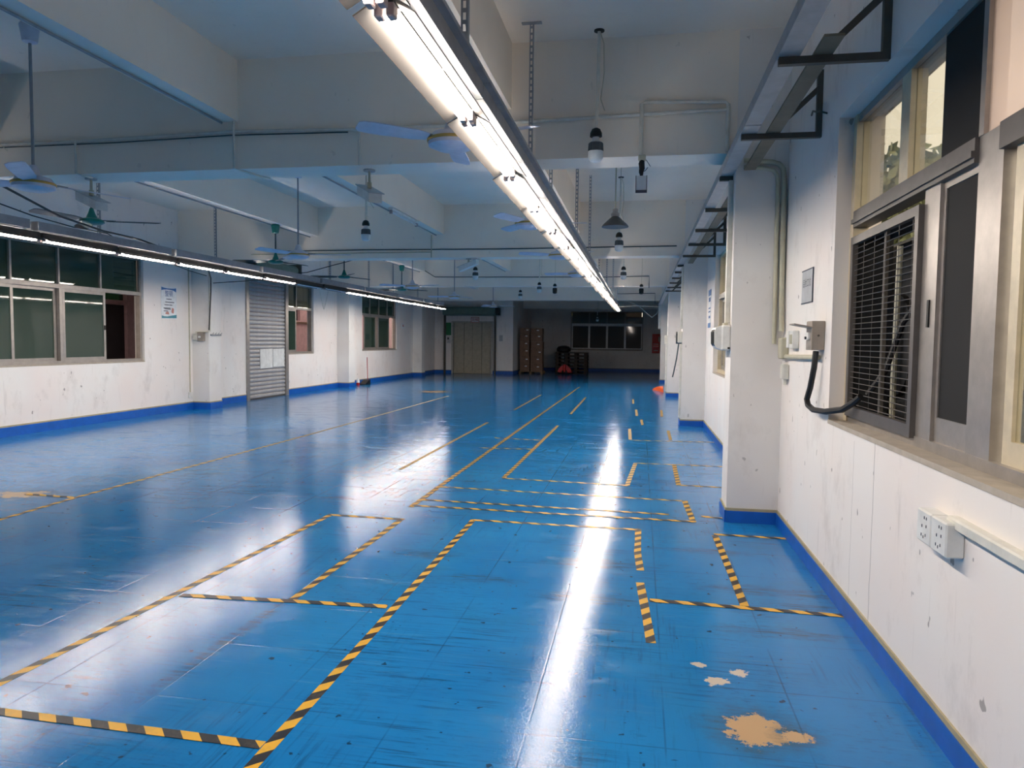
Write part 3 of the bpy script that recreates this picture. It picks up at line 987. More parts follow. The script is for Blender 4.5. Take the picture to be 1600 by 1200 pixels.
pend0, pend1 = make_pendant(), make_pendant(True)
PEND = [(0, -0.395, 6.12, 2.974, ZC, 'LED bulb hanging on a white conduit before the first cross beam', True),
        (0, -6.05, 6.0, 2.80, ZC, 'LED bulb at the picture edge under the big blue-white fan', False),
        (0, -3.62, 9.3, 2.80, ZC, 'LED bulb hanging in mid hall before the second cross beam', False),
        (0, -0.333, 10.7, 2.80, ZC, 'LED bulb hanging straight below the conical lampshade', False),
        (0, -0.378, 15.5, 2.80, ZC, 'LED bulb behind the second cross beam near the wall brackets', False),
        (0, -3.52, 15.4, 2.80, ZC, 'LED bulb behind the second cross beam in mid hall', False),
        (0, -3.69, 22.4, 2.80, ZC, 'LED bulb lowest of the small trio before the cardboard boxes', False),
        (0, -2.70, 19.5, 2.80, ZC, 'LED bulb highest of the small trio before the cardboard boxes', False),
        (1, -2.34, 20.0, 2.80, ZC, 'black round bulb of the small trio near the lamp row', False),
        (1, -0.005, 20.2, 2.80, ZC, 'black round bulb hanging before the far window, near the wall brackets', False),
        (0, -1.95, 33.4, 2.42, ZC, 'whitish bulb hanging in front of the far window', False)]
usedp = [False, False]
for (k, x, y, z, zt, lab, pipe) in PEND:
    src = (pend0, pend1)[k]
    if usedp[k]:
        o = dup(src, (x, y, z))
    else:
        o, usedp[k] = src, True
        o.location = (x, y, z)
    tag(o, lab, 'pendant lamp', 'bare bulbs hanging from the ceiling')
    rr = 0.015 if pipe else 0.005
    pts = [(x + 0.012, y, zt), (x + 0.008, y, (z + zt) / 2), (x, y, z + 0.27)]
    c = part('conduit' if pipe else 'flex', MB().tube(pts, rr, 6), 'pvc' if pipe else 'pvc_old', o, True)
    if pipe:
        part('ceiling_rose', MB().lathe(x + 0.012, y, [(0.02, zt - 0.012), (0.042, zt - 0.01), (0.042, zt)], 16), 'black', o)
        part('loose_wire', MB().tube([(x + 0.02, y, zt - 0.01), (x + 0.05, y + 0.02, zt - 0.1), (x + 0.055, y + 0.04, 3.7), (x + 0.03, y + 0.06, 3.5), (x + 0.06, y + 0.14, 3.43)], 0.004, 5), 'pvc_old', o, True)
t = root('shade_lamp', (-0.311, 8.44, 2.80), 'aluminium conical shade lamp hanging behind the first cross beam', 'pendant lamp')
part('shade', MB().lathe(-0.311, 8.44, [(0.150, 2.80), (0.152, 2.806), (0.135, 2.83), (0.06, 2.90), (0.03, 2.925), (0.026, 2.922), (0.055, 2.893), (0.13, 2.824)], 28), 'alu_dark', t, True)
part('socket', MB().lathe(-0.311, 8.44, [(0.045, 2.92), (0.05, 2.95), (0.03, 2.97), (0.032, 3.0), (0.012, 3.01)], 16), 'alu', t, True)
part('bulb', MB().lathe(-0.311, 8.44, [(0.02, 2.815), (0.045, 2.83), (0.05, 2.86), (0.03, 2.90)], 14), 'led_dome', t, True)
part('conduit', MB().tube([(-0.311, 8.44, 3.0), (-0.31, 8.44, ZC)], 0.009, 6), 'pvc_old', t, True)
# taped cable bundle with its tag at the first beam
t = root('hanging_tag', (-0.022, 6.2, 2.74), 'white laminated tag hanging from a taped cable end at the first beam', 'tag')
part('card', MB().bevbox(-0.063, 0.022, 6.193, 6.203, 2.752, 2.872, 0.004), 'poster_white', t)
part('border', MB().box(-0.067, -0.062, 6.19, 6.206, 2.74, 2.872).box(0.021, 0.026, 6.19, 6.206, 2.74, 2.872).box(-0.067, 0.026, 6.19, 6.206, 2.732, 2.754), 'ink', t)
part('taped_bundle', MB().tube([(-0.02, 6.2, 2.87), (-0.024, 6.2, 2.90), (-0.018, 6.2, 2.93), (-0.022, 6.2, 2.97), (-0.018, 6.2, 2.995)], [0.012, 0.02, 0.024, 0.026, 0.02], 10), 'black', t, True)
part('connector', MB().bevbox(-0.05, 0.012, 6.18, 6.225, 2.99, 3.04, 0.008), 'pvc_old', t)
part('stray_wire', MB().tube([(-0.01, 6.2, 3.02), (0.02, 6.19, 2.99), (0.05, 6.18, 2.94)], 0.0025, 5).tube([(-0.02, 6.2, 2.90), (0.01, 6.19, 2.91), (0.03, 6.185, 2.935)], 0.0035, 5), 'ink', t, True)


# ------------------------------------------------------------------ conduits on beams and columns
def pipe(name, pts, r, mat, label, cat='conduit', grp=None):
    return solo(name, MB().tube(pts, r, 8), mat, pts[-1], label, cat, grp, True)


yb = 6.28 - 0.018
pipe('conduit', [(-8.8, yb, 3.35), (-5.35, yb, 3.352), (-3.7, yb, 3.385), (-2.5, yb, 3.36), (-1.4, yb, 3.36), (0.66, yb, 3.40)], 0.016, 'pvc', 'long white conduit running across the face of the first cross beam')
pipe('conduit', [(-8.8, yb - 0.012, 3.315), (-4.9, yb - 0.012, 3.325), (-3.7, yb - 0.012, 3.35), (-2.6, yb - 0.012, 3.335)], 0.006, 'fan_dark', 'thin dark cable clipped under the long conduit on the first beam', 'cable')
pipe('conduit', [(-5.34, yb - 0.02, 3.35), (-5.34, yb - 0.02, 3.05), (-5.30, yb + 0.05, 3.035), (-5.28, yb + 0.12, 3.035)], 0.011, 'pvc', 'short white drop pipe on the first beam above the camera near the big fan')
pipe('conduit', [(-3.70, yb - 0.02, 3.47), (-3.70, yb - 0.02, 3.05), (-3.62, yb + 0.2, 3.033), (-3.55, yb + 0.36, 3.033)], 0.011, 'pvc', 'white drop pipe below the meeting of beam and ceiling rib')
pipe('conduit', [(-2.49, yb - 0.02, 3.36), (-2.49, yb - 0.02, 3.04)], 0.011, 'pvc', 'white drop pipe on the first beam leading to the mid-hall camera')
pipe('conduit', [(-0.03, yb - 0.03, 3.05), (-0.03, yb - 0.01, 3.47), (0.0, yb, 3.485), (0.64, yb, 3.46), (0.66, yb, 3.44), (0.665, yb, 3.06)], 0.017, 'pvc', 'white conduit loop on the first beam ending at the hanging tag')
yb = BEAMS[3] - 0.012
pipe('conduit', [(-7.2, yb, 3.20), (-5.2, yb, 3.21), (-2.6, yb, 3.20), (0.6, yb, 3.22)], 0.010, 'fan_dark', 'upper dark cable across the face of the second cross beam', 'cable')
pipe('conduit', [(-7.6, yb, 3.14), (-5.5, yb, 3.15), (-3.93, yb, 3.155)], 0.010, 'pvc_old', 'lower conduit across the face of the second cross beam')
pipe('conduit', [(-3.92, yb - 0.01, 3.47), (-3.92, yb - 0.01, 3.05)], 0.010, 'pvc_old', 'short drop pipe on the second cross beam in mid hall')
yb = BEAMS[4] - 0.012
pipe('conduit', [(-6.4, yb, 3.62), (-5.9, yb, 3.32), (-1.0, yb, 3.30), (0.2, yb, 3.32), (0.2, yb, 3.0)], 0.010, 'fan_dark', 'thin dark cable across the third cross beam', 'cable')
yb = BEAMS[5] - 0.012
pipe('conduit', [(-0.9, yb, 3.05), (-0.9, yb, 3.3), (0.5, yb, 3.32), (0.5, yb, 2.95), (0.74, yb, 2.95)], 0.012, 'fan_dark', 'dark pipe loop on the fourth cross beam near the far column')
# strip along the underside of the ceiling ribs
n = 0
for x, nm in ((-3.78, 'mid-hall'), (-6.31, 'window-side')):
    for i, lab in ((-1, 'before the first beam'), (0, 'behind the first beam'), (1, 'behind the second beam')):
        k = BEAMS.index(6.28) + i
        a, b = BEAMS[k] + 0.42, BEAMS[k + 1] - 0.02
        if x < -5 and i == -1:
            continue
        pipe('conduit', [(x - 0.05, a, 3.468), (x - 0.05, (a + b) / 2, 3.462), (x - 0.05, b, 3.468)], 0.011, 'galv_dark', 'thin grey conduit under the %s ceiling rib %s' % (nm, lab))
batn = root('batten_light', (-3.73, 11.3, 3.40), 'unlit tube batten fixed under the mid-hall rib, between first and second beams', 'tube light')
part('batten', MB().bevbox(-3.77, -3.70, 10.6, 11.9, 3.44, 3.476, 0.006), 'white_plastic', batn)
part('tube', MB().tube([(-3.735, 10.64, 3.415), (-3.735, 11.86, 3.415)], 0.013, 10), 'tube_off', batn, True)
for a in (10.6, 11.86):
    part('lamp_holder', MB().box(-3.755, -3.715, a, a + 0.04, 3.39, 3.445), 'holder', batn)
# sagging cables by the window-side column
pipe('cable', [(-5.6, 5.6, 2.84), (-6.12, 6.9, 2.772), (-6.4, 7.9, 2.765), (-6.62, 8.7, 2.80), (-6.72, 9.0, 2.814), (-6.95, 9.7, 2.814), (-7.6, 11.4, 2.75), (-8.2, 12.9, 2.78), (-8.6, 13.6, 2.70), (-8.74, 13.82, 2.45), (-8.8, 13.83, 1.65)], 0.012, 'black', 'thick black cable sagging from the first beam to the window-side column', 'cable')
pipe('cable', [(-6.0, 5.6, 2.80), (-6.35, 6.8, 2.762), (-6.55, 7.6, 2.768), (-6.71, 8.35, 2.806), (-6.95, 8.8, 2.806), (-7.3, 9.8, 2.74), (-8.0, 12.0, 2.69), (-8.5, 13.3, 2.72)], 0.007, 'black', 'thin black cable sagging below the thick one near the big window', 'cable')
pipe('cable', [(-8.7, 13.84, 2.62), (-7.6, 14.0, 2.70), (-6.96, 14.0, 2.82), (-6.7, 13.98, 2.84), (-6.1, 13.93, 2.98), (-5.4, 13.825, 3.12)], 0.008, 'black', 'black cable rising from the window-side column to the second beam', 'cable')
t = root('pull_cord', (-6.8, 15.1, 2.1), 'white looped pull cord hanging from the unlit lamp fittings', 'cord')
part('cord', MB().tube([(-6.8, 14.75, 2.60), (-6.8, 14.95, 2.2), (-6.8, 15.0, 2.14), (-6.8, 15.05, 2.2), (-6.8, 15.25, 2.60)], 0.006, 5), 'pvc', t)


# ------------------------------------------------------------------ box cameras under the beams
def box_camera(x, y, z, zt, rot, lab):
    r = root('security_camera', (x, y, z), lab, 'camera', 'box cameras hanging under the beams')
    part('mount_plate', MB().lathe(x, y, [(0.055, zt - 0.015), (0.055, zt)], 14), 'galv', r)
    part('stem', MB().tube([(x, y, zt), (x, y, z + 0.08)], 0.012, 8).tube([(x, y, z + 0.12), (x, y, z + 0.07)], 0.022, 8), 'pvc_old', r, True)
    ca, sa = math.cos(rot), math.sin(rot)
    vs = []
    for (u, v, w_) in [(u, v, w_) for w_ in (-0.04, 0.045) for v in (-0.06, 0.06) for u in (-0.19, 0.18)]:
        ww = w_ - u * 0.35
        vs.append((x + u * ca - v * sa, y + u * sa + v * ca, z + ww + 0.01))
    part('housing', MB().add(vs, [(0, 2, 3, 1), (4, 5, 7, 6), (0, 1, 5, 4), (2, 6, 7, 3), (0, 4, 6, 2), (1, 3, 7, 5)]), 'white_plastic', r)
    vs = []
    for (u, v, w_) in [(u, v, w_) for w_ in (0.047, 0.056) for v in (-0.07, 0.07) for u in (-0.21, 0.22)]:
        vs.append((x + u * ca - v * sa, y + u * sa + v * ca, z + w_ - u * 0.35 + 0.01))
    part('sunshield', MB().add(vs, [(0, 2, 3, 1), (4, 5, 7, 6), (0, 1, 5, 4), (2, 6, 7, 3), (0, 4, 6, 2), (1, 3, 7, 5)]), 'alu_white', r)
    return r


box_camera(-2.48, 6.46, 2.815, ZB, -0.9, 'white box camera hanging under the first beam in mid hall')
box_camera(-5.36, 6.46, 2.815, ZB, -0.4, 'white box camera hanging under the first beam by the big fan')
box_camera(-3.25, 13.62, 2.90, ZB, 2.9, 'dark-looking box camera hanging under the second beam in mid hall')

# ------------------------------------------------------------------ wall brackets and cable tray on the window side
t = root('cable_tray', (0.72, 12, 2.905), 'long galvanised cable tray lying on the wall brackets', 'cable tray')
y = -1.0
while y < 27:
    part('tray_section', MB().prism([(0.635, 2.905), (0.738, 2.905), (0.738, 2.975), (0.735, 2.975), (0.735, 2.908), (0.638, 2.908), (0.638, 2.975), (0.635, 2.975)], 'y', y, y + 2.98), 'galv', t)
    y += 3.0
for (a, b, lab) in ((3.62, 6.26, 'brownish batten lying on the wall brackets above the big window'), (6.68, 13.41, 'long brownish batten lying on the brackets beyond the near column')):
    solo('wooden_batten', MB().box(0.80, 0.89, a, b, 2.906, 2.918), 'board', (0.85, (a + b) / 2, 2.906), lab, 'batten')


def make_bracket():
    """wall bracket, origin at the foot of the wall upright; wall plane at x=0, arm pointing to -x"""
    r = root('wall_bracket', (0, 0, 0))
    part('arm', MB().box(-0.51, 0.0, -0.018, 0.018, -0.036, 0.0), 'rust_steel', r)
    part('upright', MB().box(-0.036, 0.0, -0.018, 0.018, 0.0, 0.40), 'rust_steel', r)
    a, b = Vector((-0.33, 0, -0.01)), Vector((-0.03, 0, 0.29))
    part('brace', MB().add([(-0.345, -0.012, 0.0), (-0.30, -0.012, 0.0), (-0.036, -0.012, 0.25), (-0.036, -0.012, 0.295), (-0.345, 0.012, 0.0), (-0.30, 0.012, 0.0), (-0.036, 0.012, 0.25), (-0.036, 0.012, 0.295)], [(0, 1, 2, 3), (7, 6, 5, 4), (0, 4, 5, 1), (1, 5, 6, 2), (2, 6, 7, 3), (3, 7, 4, 0)]), 'rust_steel', r)
    return r


br0 = make_bracket()
BR = [2.48, 3.85, 5.20, 7.96, 9.38, 10.70, 12.10, 14.85, 16.2, 17.5, 18.9, 20.2]
for i, y in enumerate(BR):
    o = br0 if i == 0 else dup(br0, (0, 0, 0))
    o.location = (XR, y, 2.903)
    tag(o, ('triangular steel wall bracket over the camera-side window' if i == 0 else '%s triangular steel wall bracket under the cable tray, from the big window on' % ORD[i - 1]), 'bracket', 'triangular steel wall brackets')
for y, nm in ((6.47, 'first'), (13.6, 'second')):
    solo('bracket_stub', MB().box(0.63, 0.74, y - 0.018, y + 0.018, 2.867, 2.903), 'rust_steel', (0.74, y, 2.867), 'short steel stub arm on the %s window-side column' % nm, 'bracket')
# hook on the wall
pipe('wall_hook', [(1.15, 5.05, 2.98), (1.10, 5.02, 2.985), (1.09, 5.08, 3.0), (1.085, 5.16, 3.03), (1.09, 5.22, 3.02)], 0.006, 'rust_steel', 'bent wire hook on the wall beside the window corner', 'hook')

# ------------------------------------------------------------------ electrics on the near column and wall
solo('conduit', MB().tube([(0.80, 6.262, 2.985), (1.02, 6.262, 2.965), (1.07, 6.262, 2.95), (1.105, 6.262, 2.91), (1.115, 6.262, 2.83), (1.118, 6.24, 2.0), (1.12, 6.2, 1.60)], 0.02, 10), 'pvc_old', (1.12, 6.26, 1.6), 'outer of two cream conduits bending down the near column', 'conduit', 'cream conduits at the near column', True)
solo('conduit', MB().tube([(0.80, 6.264, 2.93), (0.98, 6.264, 2.915), (1.03, 6.264, 2.90), (1.06, 6.264, 2.86), (1.068, 6.264, 2.80), (1.07, 6.26, 2.2), (1.075, 6.25, 1.5)], 0.017, 10), 'pvc_old', (1.07, 6.26, 1.5), 'inner of two cream conduits bending down the near column', 'conduit', 'cream conduits at the near column', True)
t = root('switch_box', (1.12, 5.8, 1.46), 'white surface switch box at the foot of the cream conduits', 'switch box')
part('box', MB().bevbox(1.105, XR, 5.66, 5.79, 1.465, 1.60, 0.006), 'white_plastic', t)
part('face_plate', MB().bevbox(1.10, 1.14, 5.80, 5.88, 1.47, 1.598, 0.004), 'white_plastic', t)
for y in (5.70, 5.75):
    part('rocker', MB().box(1.099, 1.106, y - 0.015, y + 0.015, 1.50, 1.57), 'pvc_old', t)
solo('junction_box', MB().bevbox(1.09, XR, 6.02, 6.16, 1.38, 1.55, 0.01), 'pvc_old', (1.12, 6.1, 1.38), 'cream junction box in the corner below the conduits', 'junction box')
solo('conduit', MB().tube([(1.13, 6.05, 1.40), (1.13, 5.6, 1.405), (1.13, 4.98, 1.415)], 0.018, 10), 'pvc_old', (1.13, 5.5, 1.40), 'short level conduit between corner box and grey breaker box', 'conduit', None, True)
solo('socket', MB().bevbox(1.10, XR, 5.98, 6.10, 1.22, 1.34, 0.008).box(1.115, 1.135, 6.01, 6.05, 1.18, 1.22), 'pvc', (1.12, 6.04, 1.18), 'small whitish socket under the corner junction box', 'socket')
t = root('breaker_box', (1.10, 5.1, 1.46), 'grey steel breaker box with open lid beside the window', 'breaker box')
part('body', MB().bevbox(1.07, XR, 4.90, 5.06, 1.462, 1.648, 0.004), 'box_grey', t)
part('lid', MB().add([(1.07, 4.90, 1.612), (1.07, 5.06, 1.612), (0.965, 5.07, 1.632), (0.965, 4.91, 1.632), (1.07, 4.90, 1.604), (1.07, 5.06, 1.604), (0.965, 5.07, 1.624), (0.965, 4.91, 1.624)], [(0, 1, 2, 3), (4, 7, 6, 5), (0, 4, 5, 1), (1, 5, 6, 2), (2, 6, 7, 3), (3, 7, 4, 0)]), 'box_grey', t)
part('switch', MB().box(1.058, 1.07, 4.94, 5.03, 1.53, 1.575), 'white_plastic', t)
part('knob', MB().tube([(1.058, 5.0, 1.54), (1.048, 5.0, 1.54)], 0.009, 8), 'black', t)
part('screw', MB().tube([(1.11, 4.90, 1.555), (1.11, 4.894, 1.555)], 0.007, 8), 'rust_steel', t)
pipe('power_cable', [(1.11, 4.95, 1.455), (1.10, 4.94, 1.35), (1.09, 4.98, 1.22), (1.08, 5.02, 1.14), (1.08, 4.98, 1.105), (1.09, 4.88, 1.085), (1.12, 4.70, 1.09), (1.17, 4.52, 1.12), (1.205, 4.42, 1.17), (1.225, 4.36, 1.21)], 0.019, 'black', 'thick black power cable looping from the breaker box into the grille', 'cable')
t = root('work_station_notice', (XR, 5.45, 1.79), 'grey paper notice with black characters above the breaker box', 'notice')
part('sheet', MB().box(XR - 0.006, XR - 0.001, 5.265, 5.60, 1.79, 2.02), 'notice_grey', t)
part('border', MB().box(XR - 0.008, XR - 0.001, 5.26, 5.272, 1.786, 2.024).box(XR - 0.008, XR - 0.001, 5.272, 5.605, 2.016, 2.024).box(XR - 0.008, XR - 0.001, 5.272, 5.605, 1.786, 1.794), 'ink', t)
text_part('lettering', '\u54c1\u68c0\u5de5\u4f4d', 0.062, (XR - 0.009, 5.43, 1.925), (0, -1, 0), 'ink', t)
# twin socket and trunk under the window
t = root('twin_socket', (1.12, 2.92, 0.73), 'white twin wall socket on the wall below the window', 'socket')
for (a, b) in ((2.79, 2.925), (2.93, 3.065)):
    s = part('socket_unit', MB().bevbox(1.085, XR, a, b, 0.742, 0.868, 0.006), 'white_plastic', t)
    hs = MB()
    for (dy_, dz_) in ((0.04, 0.10), (0.06, 0.10), (0.04, 0.07), (0.08, 0.065), (0.045, 0.035), (0.085, 0.03), (0.065, 0.025)):
        hs.box(1.0835, 1.087, a + dy_ - 0.0025, a + dy_ + 0.0025, 0.742 + dz_ - 0.0055, 0.742 + dz_ + 0.0055)
    part('pin_slots', hs, 'ink', s, stuff=True)
solo('wall_trunking', MB().prism([(XR, 0.845), (1.118, 0.845), (1.112, 0.85), (1.112, 0.878), (1.118, 0.884), (XR, 0.884)], 'y', 0.6, 2.86), 'pvc', (1.13, 1.7, 0.845), 'white plastic trunking running from the twin socket along the wall', 'trunking')
# near column: trunking and distribution box on its hall-side face
solo('wall_trunking', MB().bevbox(0.70, 0.74, 6.40, 6.46, 1.67, 2.86, 0.004), 'pvc', (0.72, 6.43, 1.67), 'white trunking above the distribution box on the near column', 'trunking')
t = root('distribution_box', (0.675, 6.46, 1.43), 'white distribution box with smoked cover on the near column', 'distribution box')
part('body', MB().bevbox(0.665, 0.74, 6.30, 6.64, 1.44, 1.65, 0.012), 'white_plastic', t)
part('cover', MB().prism([(0.665, 1.445), (0.628, 1.46), (0.612, 1.49), (0.610, 1.60), (0.622, 1.63), (0.665, 1.645)], 'y', 6.32, 6.62), 'white_plastic', t)
part('smoked_window', MB().prism([(0.618, 1.475), (0.606, 1.495), (0.604, 1.595), (0.614, 1.615)], 'y', 6.35, 6.45).prism([(0.618, 1.475), (0.606, 1.495), (0.604, 1.595), (0.614, 1.615)], 'y', 6.48, 6.59), 'smoke', t)
part('cable_gland', MB().box(0.69, 0.72, 6.36, 6.5, 1.65, 1.672), 'pvc_old', t)
part('label', MB().box(0.715, 0.735, 6.297, 6.301, 1.452, 1.468), 'black', t)
# second and further columns
solo('wall_trunking', MB().bevbox(0.70, 0.74, 13.46, 13.52, 1.75, 2.86, 0.004), 'pvc', (0.72, 13.5, 1.75), 'white trunking above the small boxes on the second column', 'trunking')
solo('wall_trunking', MB().bevbox(0.70, 0.74, 13.46, 13.52, 0.15, 1.48, 0.004), 'pvc', (0.72, 13.5, 0.15), 'white trunking below the small boxes on the second column', 'trunking')
t = root('isolator_switch', (0.70, 13.6, 1.5), 'cream junction box and dark oval isolator on the second column', 'switch box')
part('box', MB().bevbox(0.66, 0.74, 13.44, 13.56, 1.50, 1.70, 0.008), 'pvc', t)
part('cover', MB().prism([(13.60, 1.52), (13.70, 1.48), (13.76, 1.55), (13.76, 1.64), (13.70, 1.70), (13.60, 1.67)], 'x', 0.64, 0.74), 'smoke', t)
pipe('cable', [(0.69, 13.7, 1.48), (0.66, 13.75, 1.2), (0.62, 13.85, 0.95), (0.6, 13.85, 0.86)], 0.012, 'fan_dark', 'short dark cable end hanging below the isolator on the second column', 'cable')
solo('junction_box', MB().bevbox(0.66, 0.74, 20.6, 20.72, 1.45, 1.70, 0.01), 'pvc', (0.7, 20.66, 1.45), 'small whitish junction box on the third column', 'junction box')
solo('wall_trunking', MB().bevbox(0.69, 0.74, 20.62, 20.69, 0.15, 1.45, 0.004), 'pvc', (0.72, 20.65, 0.15), 'white trunking below the box on the third column', 'trunking')
solo('wall_trunking', MB().bevbox(0.64, 0.74, 27.76, 27.95, 2.0, 3.05, 0.01), 'white_plastic', (0.7, 27.85, 2.0), 'broad white casing on the upper part of the fourth column', 'trunking')
solo('socket', MB().bevbox(0.66, 0.74, 27.77, 27.9, 1.52, 1.72, 0.01), 'black', (0.7, 27.83, 1.52), 'small black socket on the fourth column', 'socket')
# poster between second column and window
t = root('wall_poster', (XR, 12.86, 1.76), 'tall blue and white poster beside the second column', 'poster')
part('sheet', MB().box(XR - 0.006, XR - 0.001, 12.62, 13.06, 1.76, 2.40), 'poster_white', t)
part('top_band', MB().box(XR - 0.008, XR - 0.004, 12.62, 13.06, 2.30, 2.40), 'poster_blue', t)
part('bottom_band', MB().box(XR - 0.008, XR - 0.004, 12.62, 13.06, 1.76, 1.84), 'poster_blue', t)
part('print', MB().box(XR - 0.008, XR - 0.004, 12.70, 12.98, 2.20, 2.27).box(XR - 0.008, XR - 0.004, 12.68, 13.0, 2.08, 2.10).box(XR - 0.008, XR - 0.004, 12.68, 13.0, 2.02, 2.04).box(XR - 0.008, XR - 0.004, 12.68, 12.95, 1.92, 1.96), 'ink_blue', t)
# poster on the left wall
t = root('wall_poster', (XL, 13.1, 1.86), 'white poster with blue waves beside the big window', 'poster')
XP = XL + 0.001
part('sheet', MB().box(XP, XP + 0.005, 12.86, 13.34, 1.855, 2.49), 'poster_white', t)
def wave(zs, a=12.87, b=13.33, x=XP + 0.006):
    """flat band with wavy edge: list of (y, zlow, zhigh)"""
    vs, fs = [], []
    for (y, lo, hi) in zs:
        vs += [(x, y, lo), (x, y, hi)]
    for i in range(len(zs) - 1):
        fs.append((2 * i, 2 * i + 2, 2 * i + 3, 2 * i + 1))
    return MB().add(vs, fs)
part('top_wave', wave([(12.87, 2.41, 2.475), (12.95, 2.425, 2.462), (13.05, 2.432, 2.455), (13.15, 2.432, 2.456), (13.25, 2.42, 2.462), (13.33, 2.39, 2.475)]), 'poster_blue', t)
part('bottom_wave', wave([(12.87, 1.865, 1.92), (12.95, 1.87, 1.905), (13.05, 1.87, 1.905), (13.18, 1.875, 1.925), (13.26, 1.875, 1.935), (13.33, 1.88, 1.945)]), 'poster_teal', t)
text_part('title', '\u6574\u987f', 0.125, (XP + 0.007, 13.10, 2.345), (0, 1, 0), 'ink_blue', t)
tx = MB()
for (a, b, z) in ((13.02, 13.18, 2.245), (12.98, 13.26, 2.185), (12.96, 13.10, 2.13), (13.11, 13.2, 2.13), (12.93, 13.14, 2.07), (12.95, 13.15, 2.05), (12.93, 13.06, 2.01)):
    tx.box(XP + 0.004, XP + 0.0065, a, b, z - 0.007, z + 0.007)
part('print', tx, 'ink', t)
part('picture', MB().prism([(13.17, 1.99), (13.20, 1.97), (13.24, 1.97), (13.25, 2.06), (13.19, 2.08)], 'x', XP + 0.004, XP + 0.0065), 'ink_pink', t)
part('picture', MB().prism([(12.98, 1.95), (13.1, 1.945), (13.08, 2.0), (13.0, 1.99)], 'x', XP + 0.004, XP + 0.0065), 'ink_pink', t)
t = root('small_notice', (XL, 27.5, 1.98), 'small white notice with a red mark beyond the farthest side window', 'notice')
part('sheet', MB().box(XL + 0.001, XL + 0.006, 27.4, 27.72, 1.93, 2.14), 'poster_white', t)
part('mark', MB().box(XL + 0.006, XL + 0.008, 27.5, 27.64, 2.0, 2.09), 'ink_pink', t)
# fuse box and coat hooks on the window-side column
t = root('fuse_box', (-8.9, 13.83, 1.42), 'old grey fuse box on the window-side column', 'fuse box')
part('body', MB().bevbox(-9.03, -8.90, 13.76, 13.85, 1.42, 1.60, 0.006), 'box_grey', t)
part('switch', MB().box(-9.0, -8.95, 13.752, 13.762, 1.49, 1.53), 'white_plastic', t)
part('socket', MB().bevbox(-9.14, -9.04, 13.79, 13.85, 1.44, 1.56, 0.006), 'pvc', t)
solo('wall_shelf', MB().box(-9.08, -8.80, 13.78, 13.85, 1.605, 1.615), 'pvc_old', (-8.95, 13.81, 1.605), 'thin ledge strip above the fuse box on the column', 'shelf')
t = root('hook_rail', (-8.81, 14.07, 1.53), 'grey rail of small hooks on the window-side column', 'hook rail')
part('rail', MB().bevbox(-8.82, -8.795, 13.90, 14.28, 1.535, 1.57, 0.004), 'galv_dark', t)
for y in (13.95, 14.05, 14.15, 14.25):
    part('hook', MB().tube([(-8.80, y, 1.575), (-8.775, y, 1.58), (-8.77, y, 1.605)], 0.007, 6), 'galv', t)
solo('conduit', MB().tube([(XL + 0.012, 13.74, 3.0), (XL + 0.012, 13.74, 0.36)], 0.012, 8), 'pvc_old', (XL + 0.012, 13.74, 0.36), 'thin vertical pipe on the wall beside the window-side column', 'conduit', None, True)
solo('socket', MB().bevbox(XL + 0.001, XL + 0.035, 13.68, 13.80, 0.24, 0.36, 0.005), 'white_plastic', (XL, 13.74, 0.24), 'white socket low on the wall beside the window-side column', 'socket')
solo('conduit', MB().tube([(-8.806, 13.88, 3.05), (-8.806, 13.88, 1.62)], 0.013, 8), 'pvc', (-8.806, 13.88, 1.62), 'white conduit running down the edge of the window-side column', 'conduit', None, True)

# ------------------------------------------------------------------ hazard tape on the floor
def tape(i, pts, lab, w_=0.05):
    """flat self-adhesive strip; pts is a floor polyline"""
    P_ = []
    for k in range(len(pts) - 1):
        (x0, y0), (x1, y1) = pts[k], pts[k + 1]
        L_ = math.hypot(x1 - x0, y1 - y0)
        m = max(1, int(L_ / 0.3))
        for j in range(m):
            P_.append((x0 + (x1 - x0) * j / m, y0 + (y1 - y0) * j / m))
    P_.append(pts[-1])
    mb = MB()
    mb.uv = []
    u = rnd.uniform(0, 1)
    z0 = 0.0012 + (i % 6) * 0.0004
    n_ = len(P_)
    base = (sum(p[0] for p in pts) / len(pts), sum(p[1] for p in pts) / len(pts), 0)
    for k, (x, y) in enumerate(P_):
        a, b = P_[max(0, k - 1)], P_[min(n_ - 1, k + 1)]
        dx, dy = b[0] - a[0], b[1] - a[1]
        L_ = math.hypot(dx, dy) or 1
        nx, ny = -dy / L_, dx / L_
        if k:
            u += math.hypot(x - P_[k - 1][0], y - P_[k - 1][1])
        ja, jb = rnd.uniform(-0.002, 0.002), rnd.uniform(-0.002, 0.002)
        for (s_, v_, j_) in ((-1, 0.0, ja), (1, w_, jb)):
            o_ = s_ * w_ / 2 + j_
            for z in (z0 - 0.0010, z0):
                mb.v.append((x + nx * o_, y + ny * o_, z))
                mb.uv.append((u, v_))
    for k in range(n_ - 1):
        b = 4 * k
        mb.f += [(b + 1, b + 3, b + 7, b + 5), (b, b + 4, b + 6, b + 2), (b, b + 1, b + 5, b + 4), (b + 2, b + 6, b + 7, b + 3)]
    mb.f += [(0, 2, 3, 1), (4 * n_ - 4, 4 * n_ - 3, 4 * n_ - 1, 4 * n_ - 2)]
    return solo('hazard_tape', mb, 'tape', base, lab, 'tape', 'black and yellow floor marking tapes')


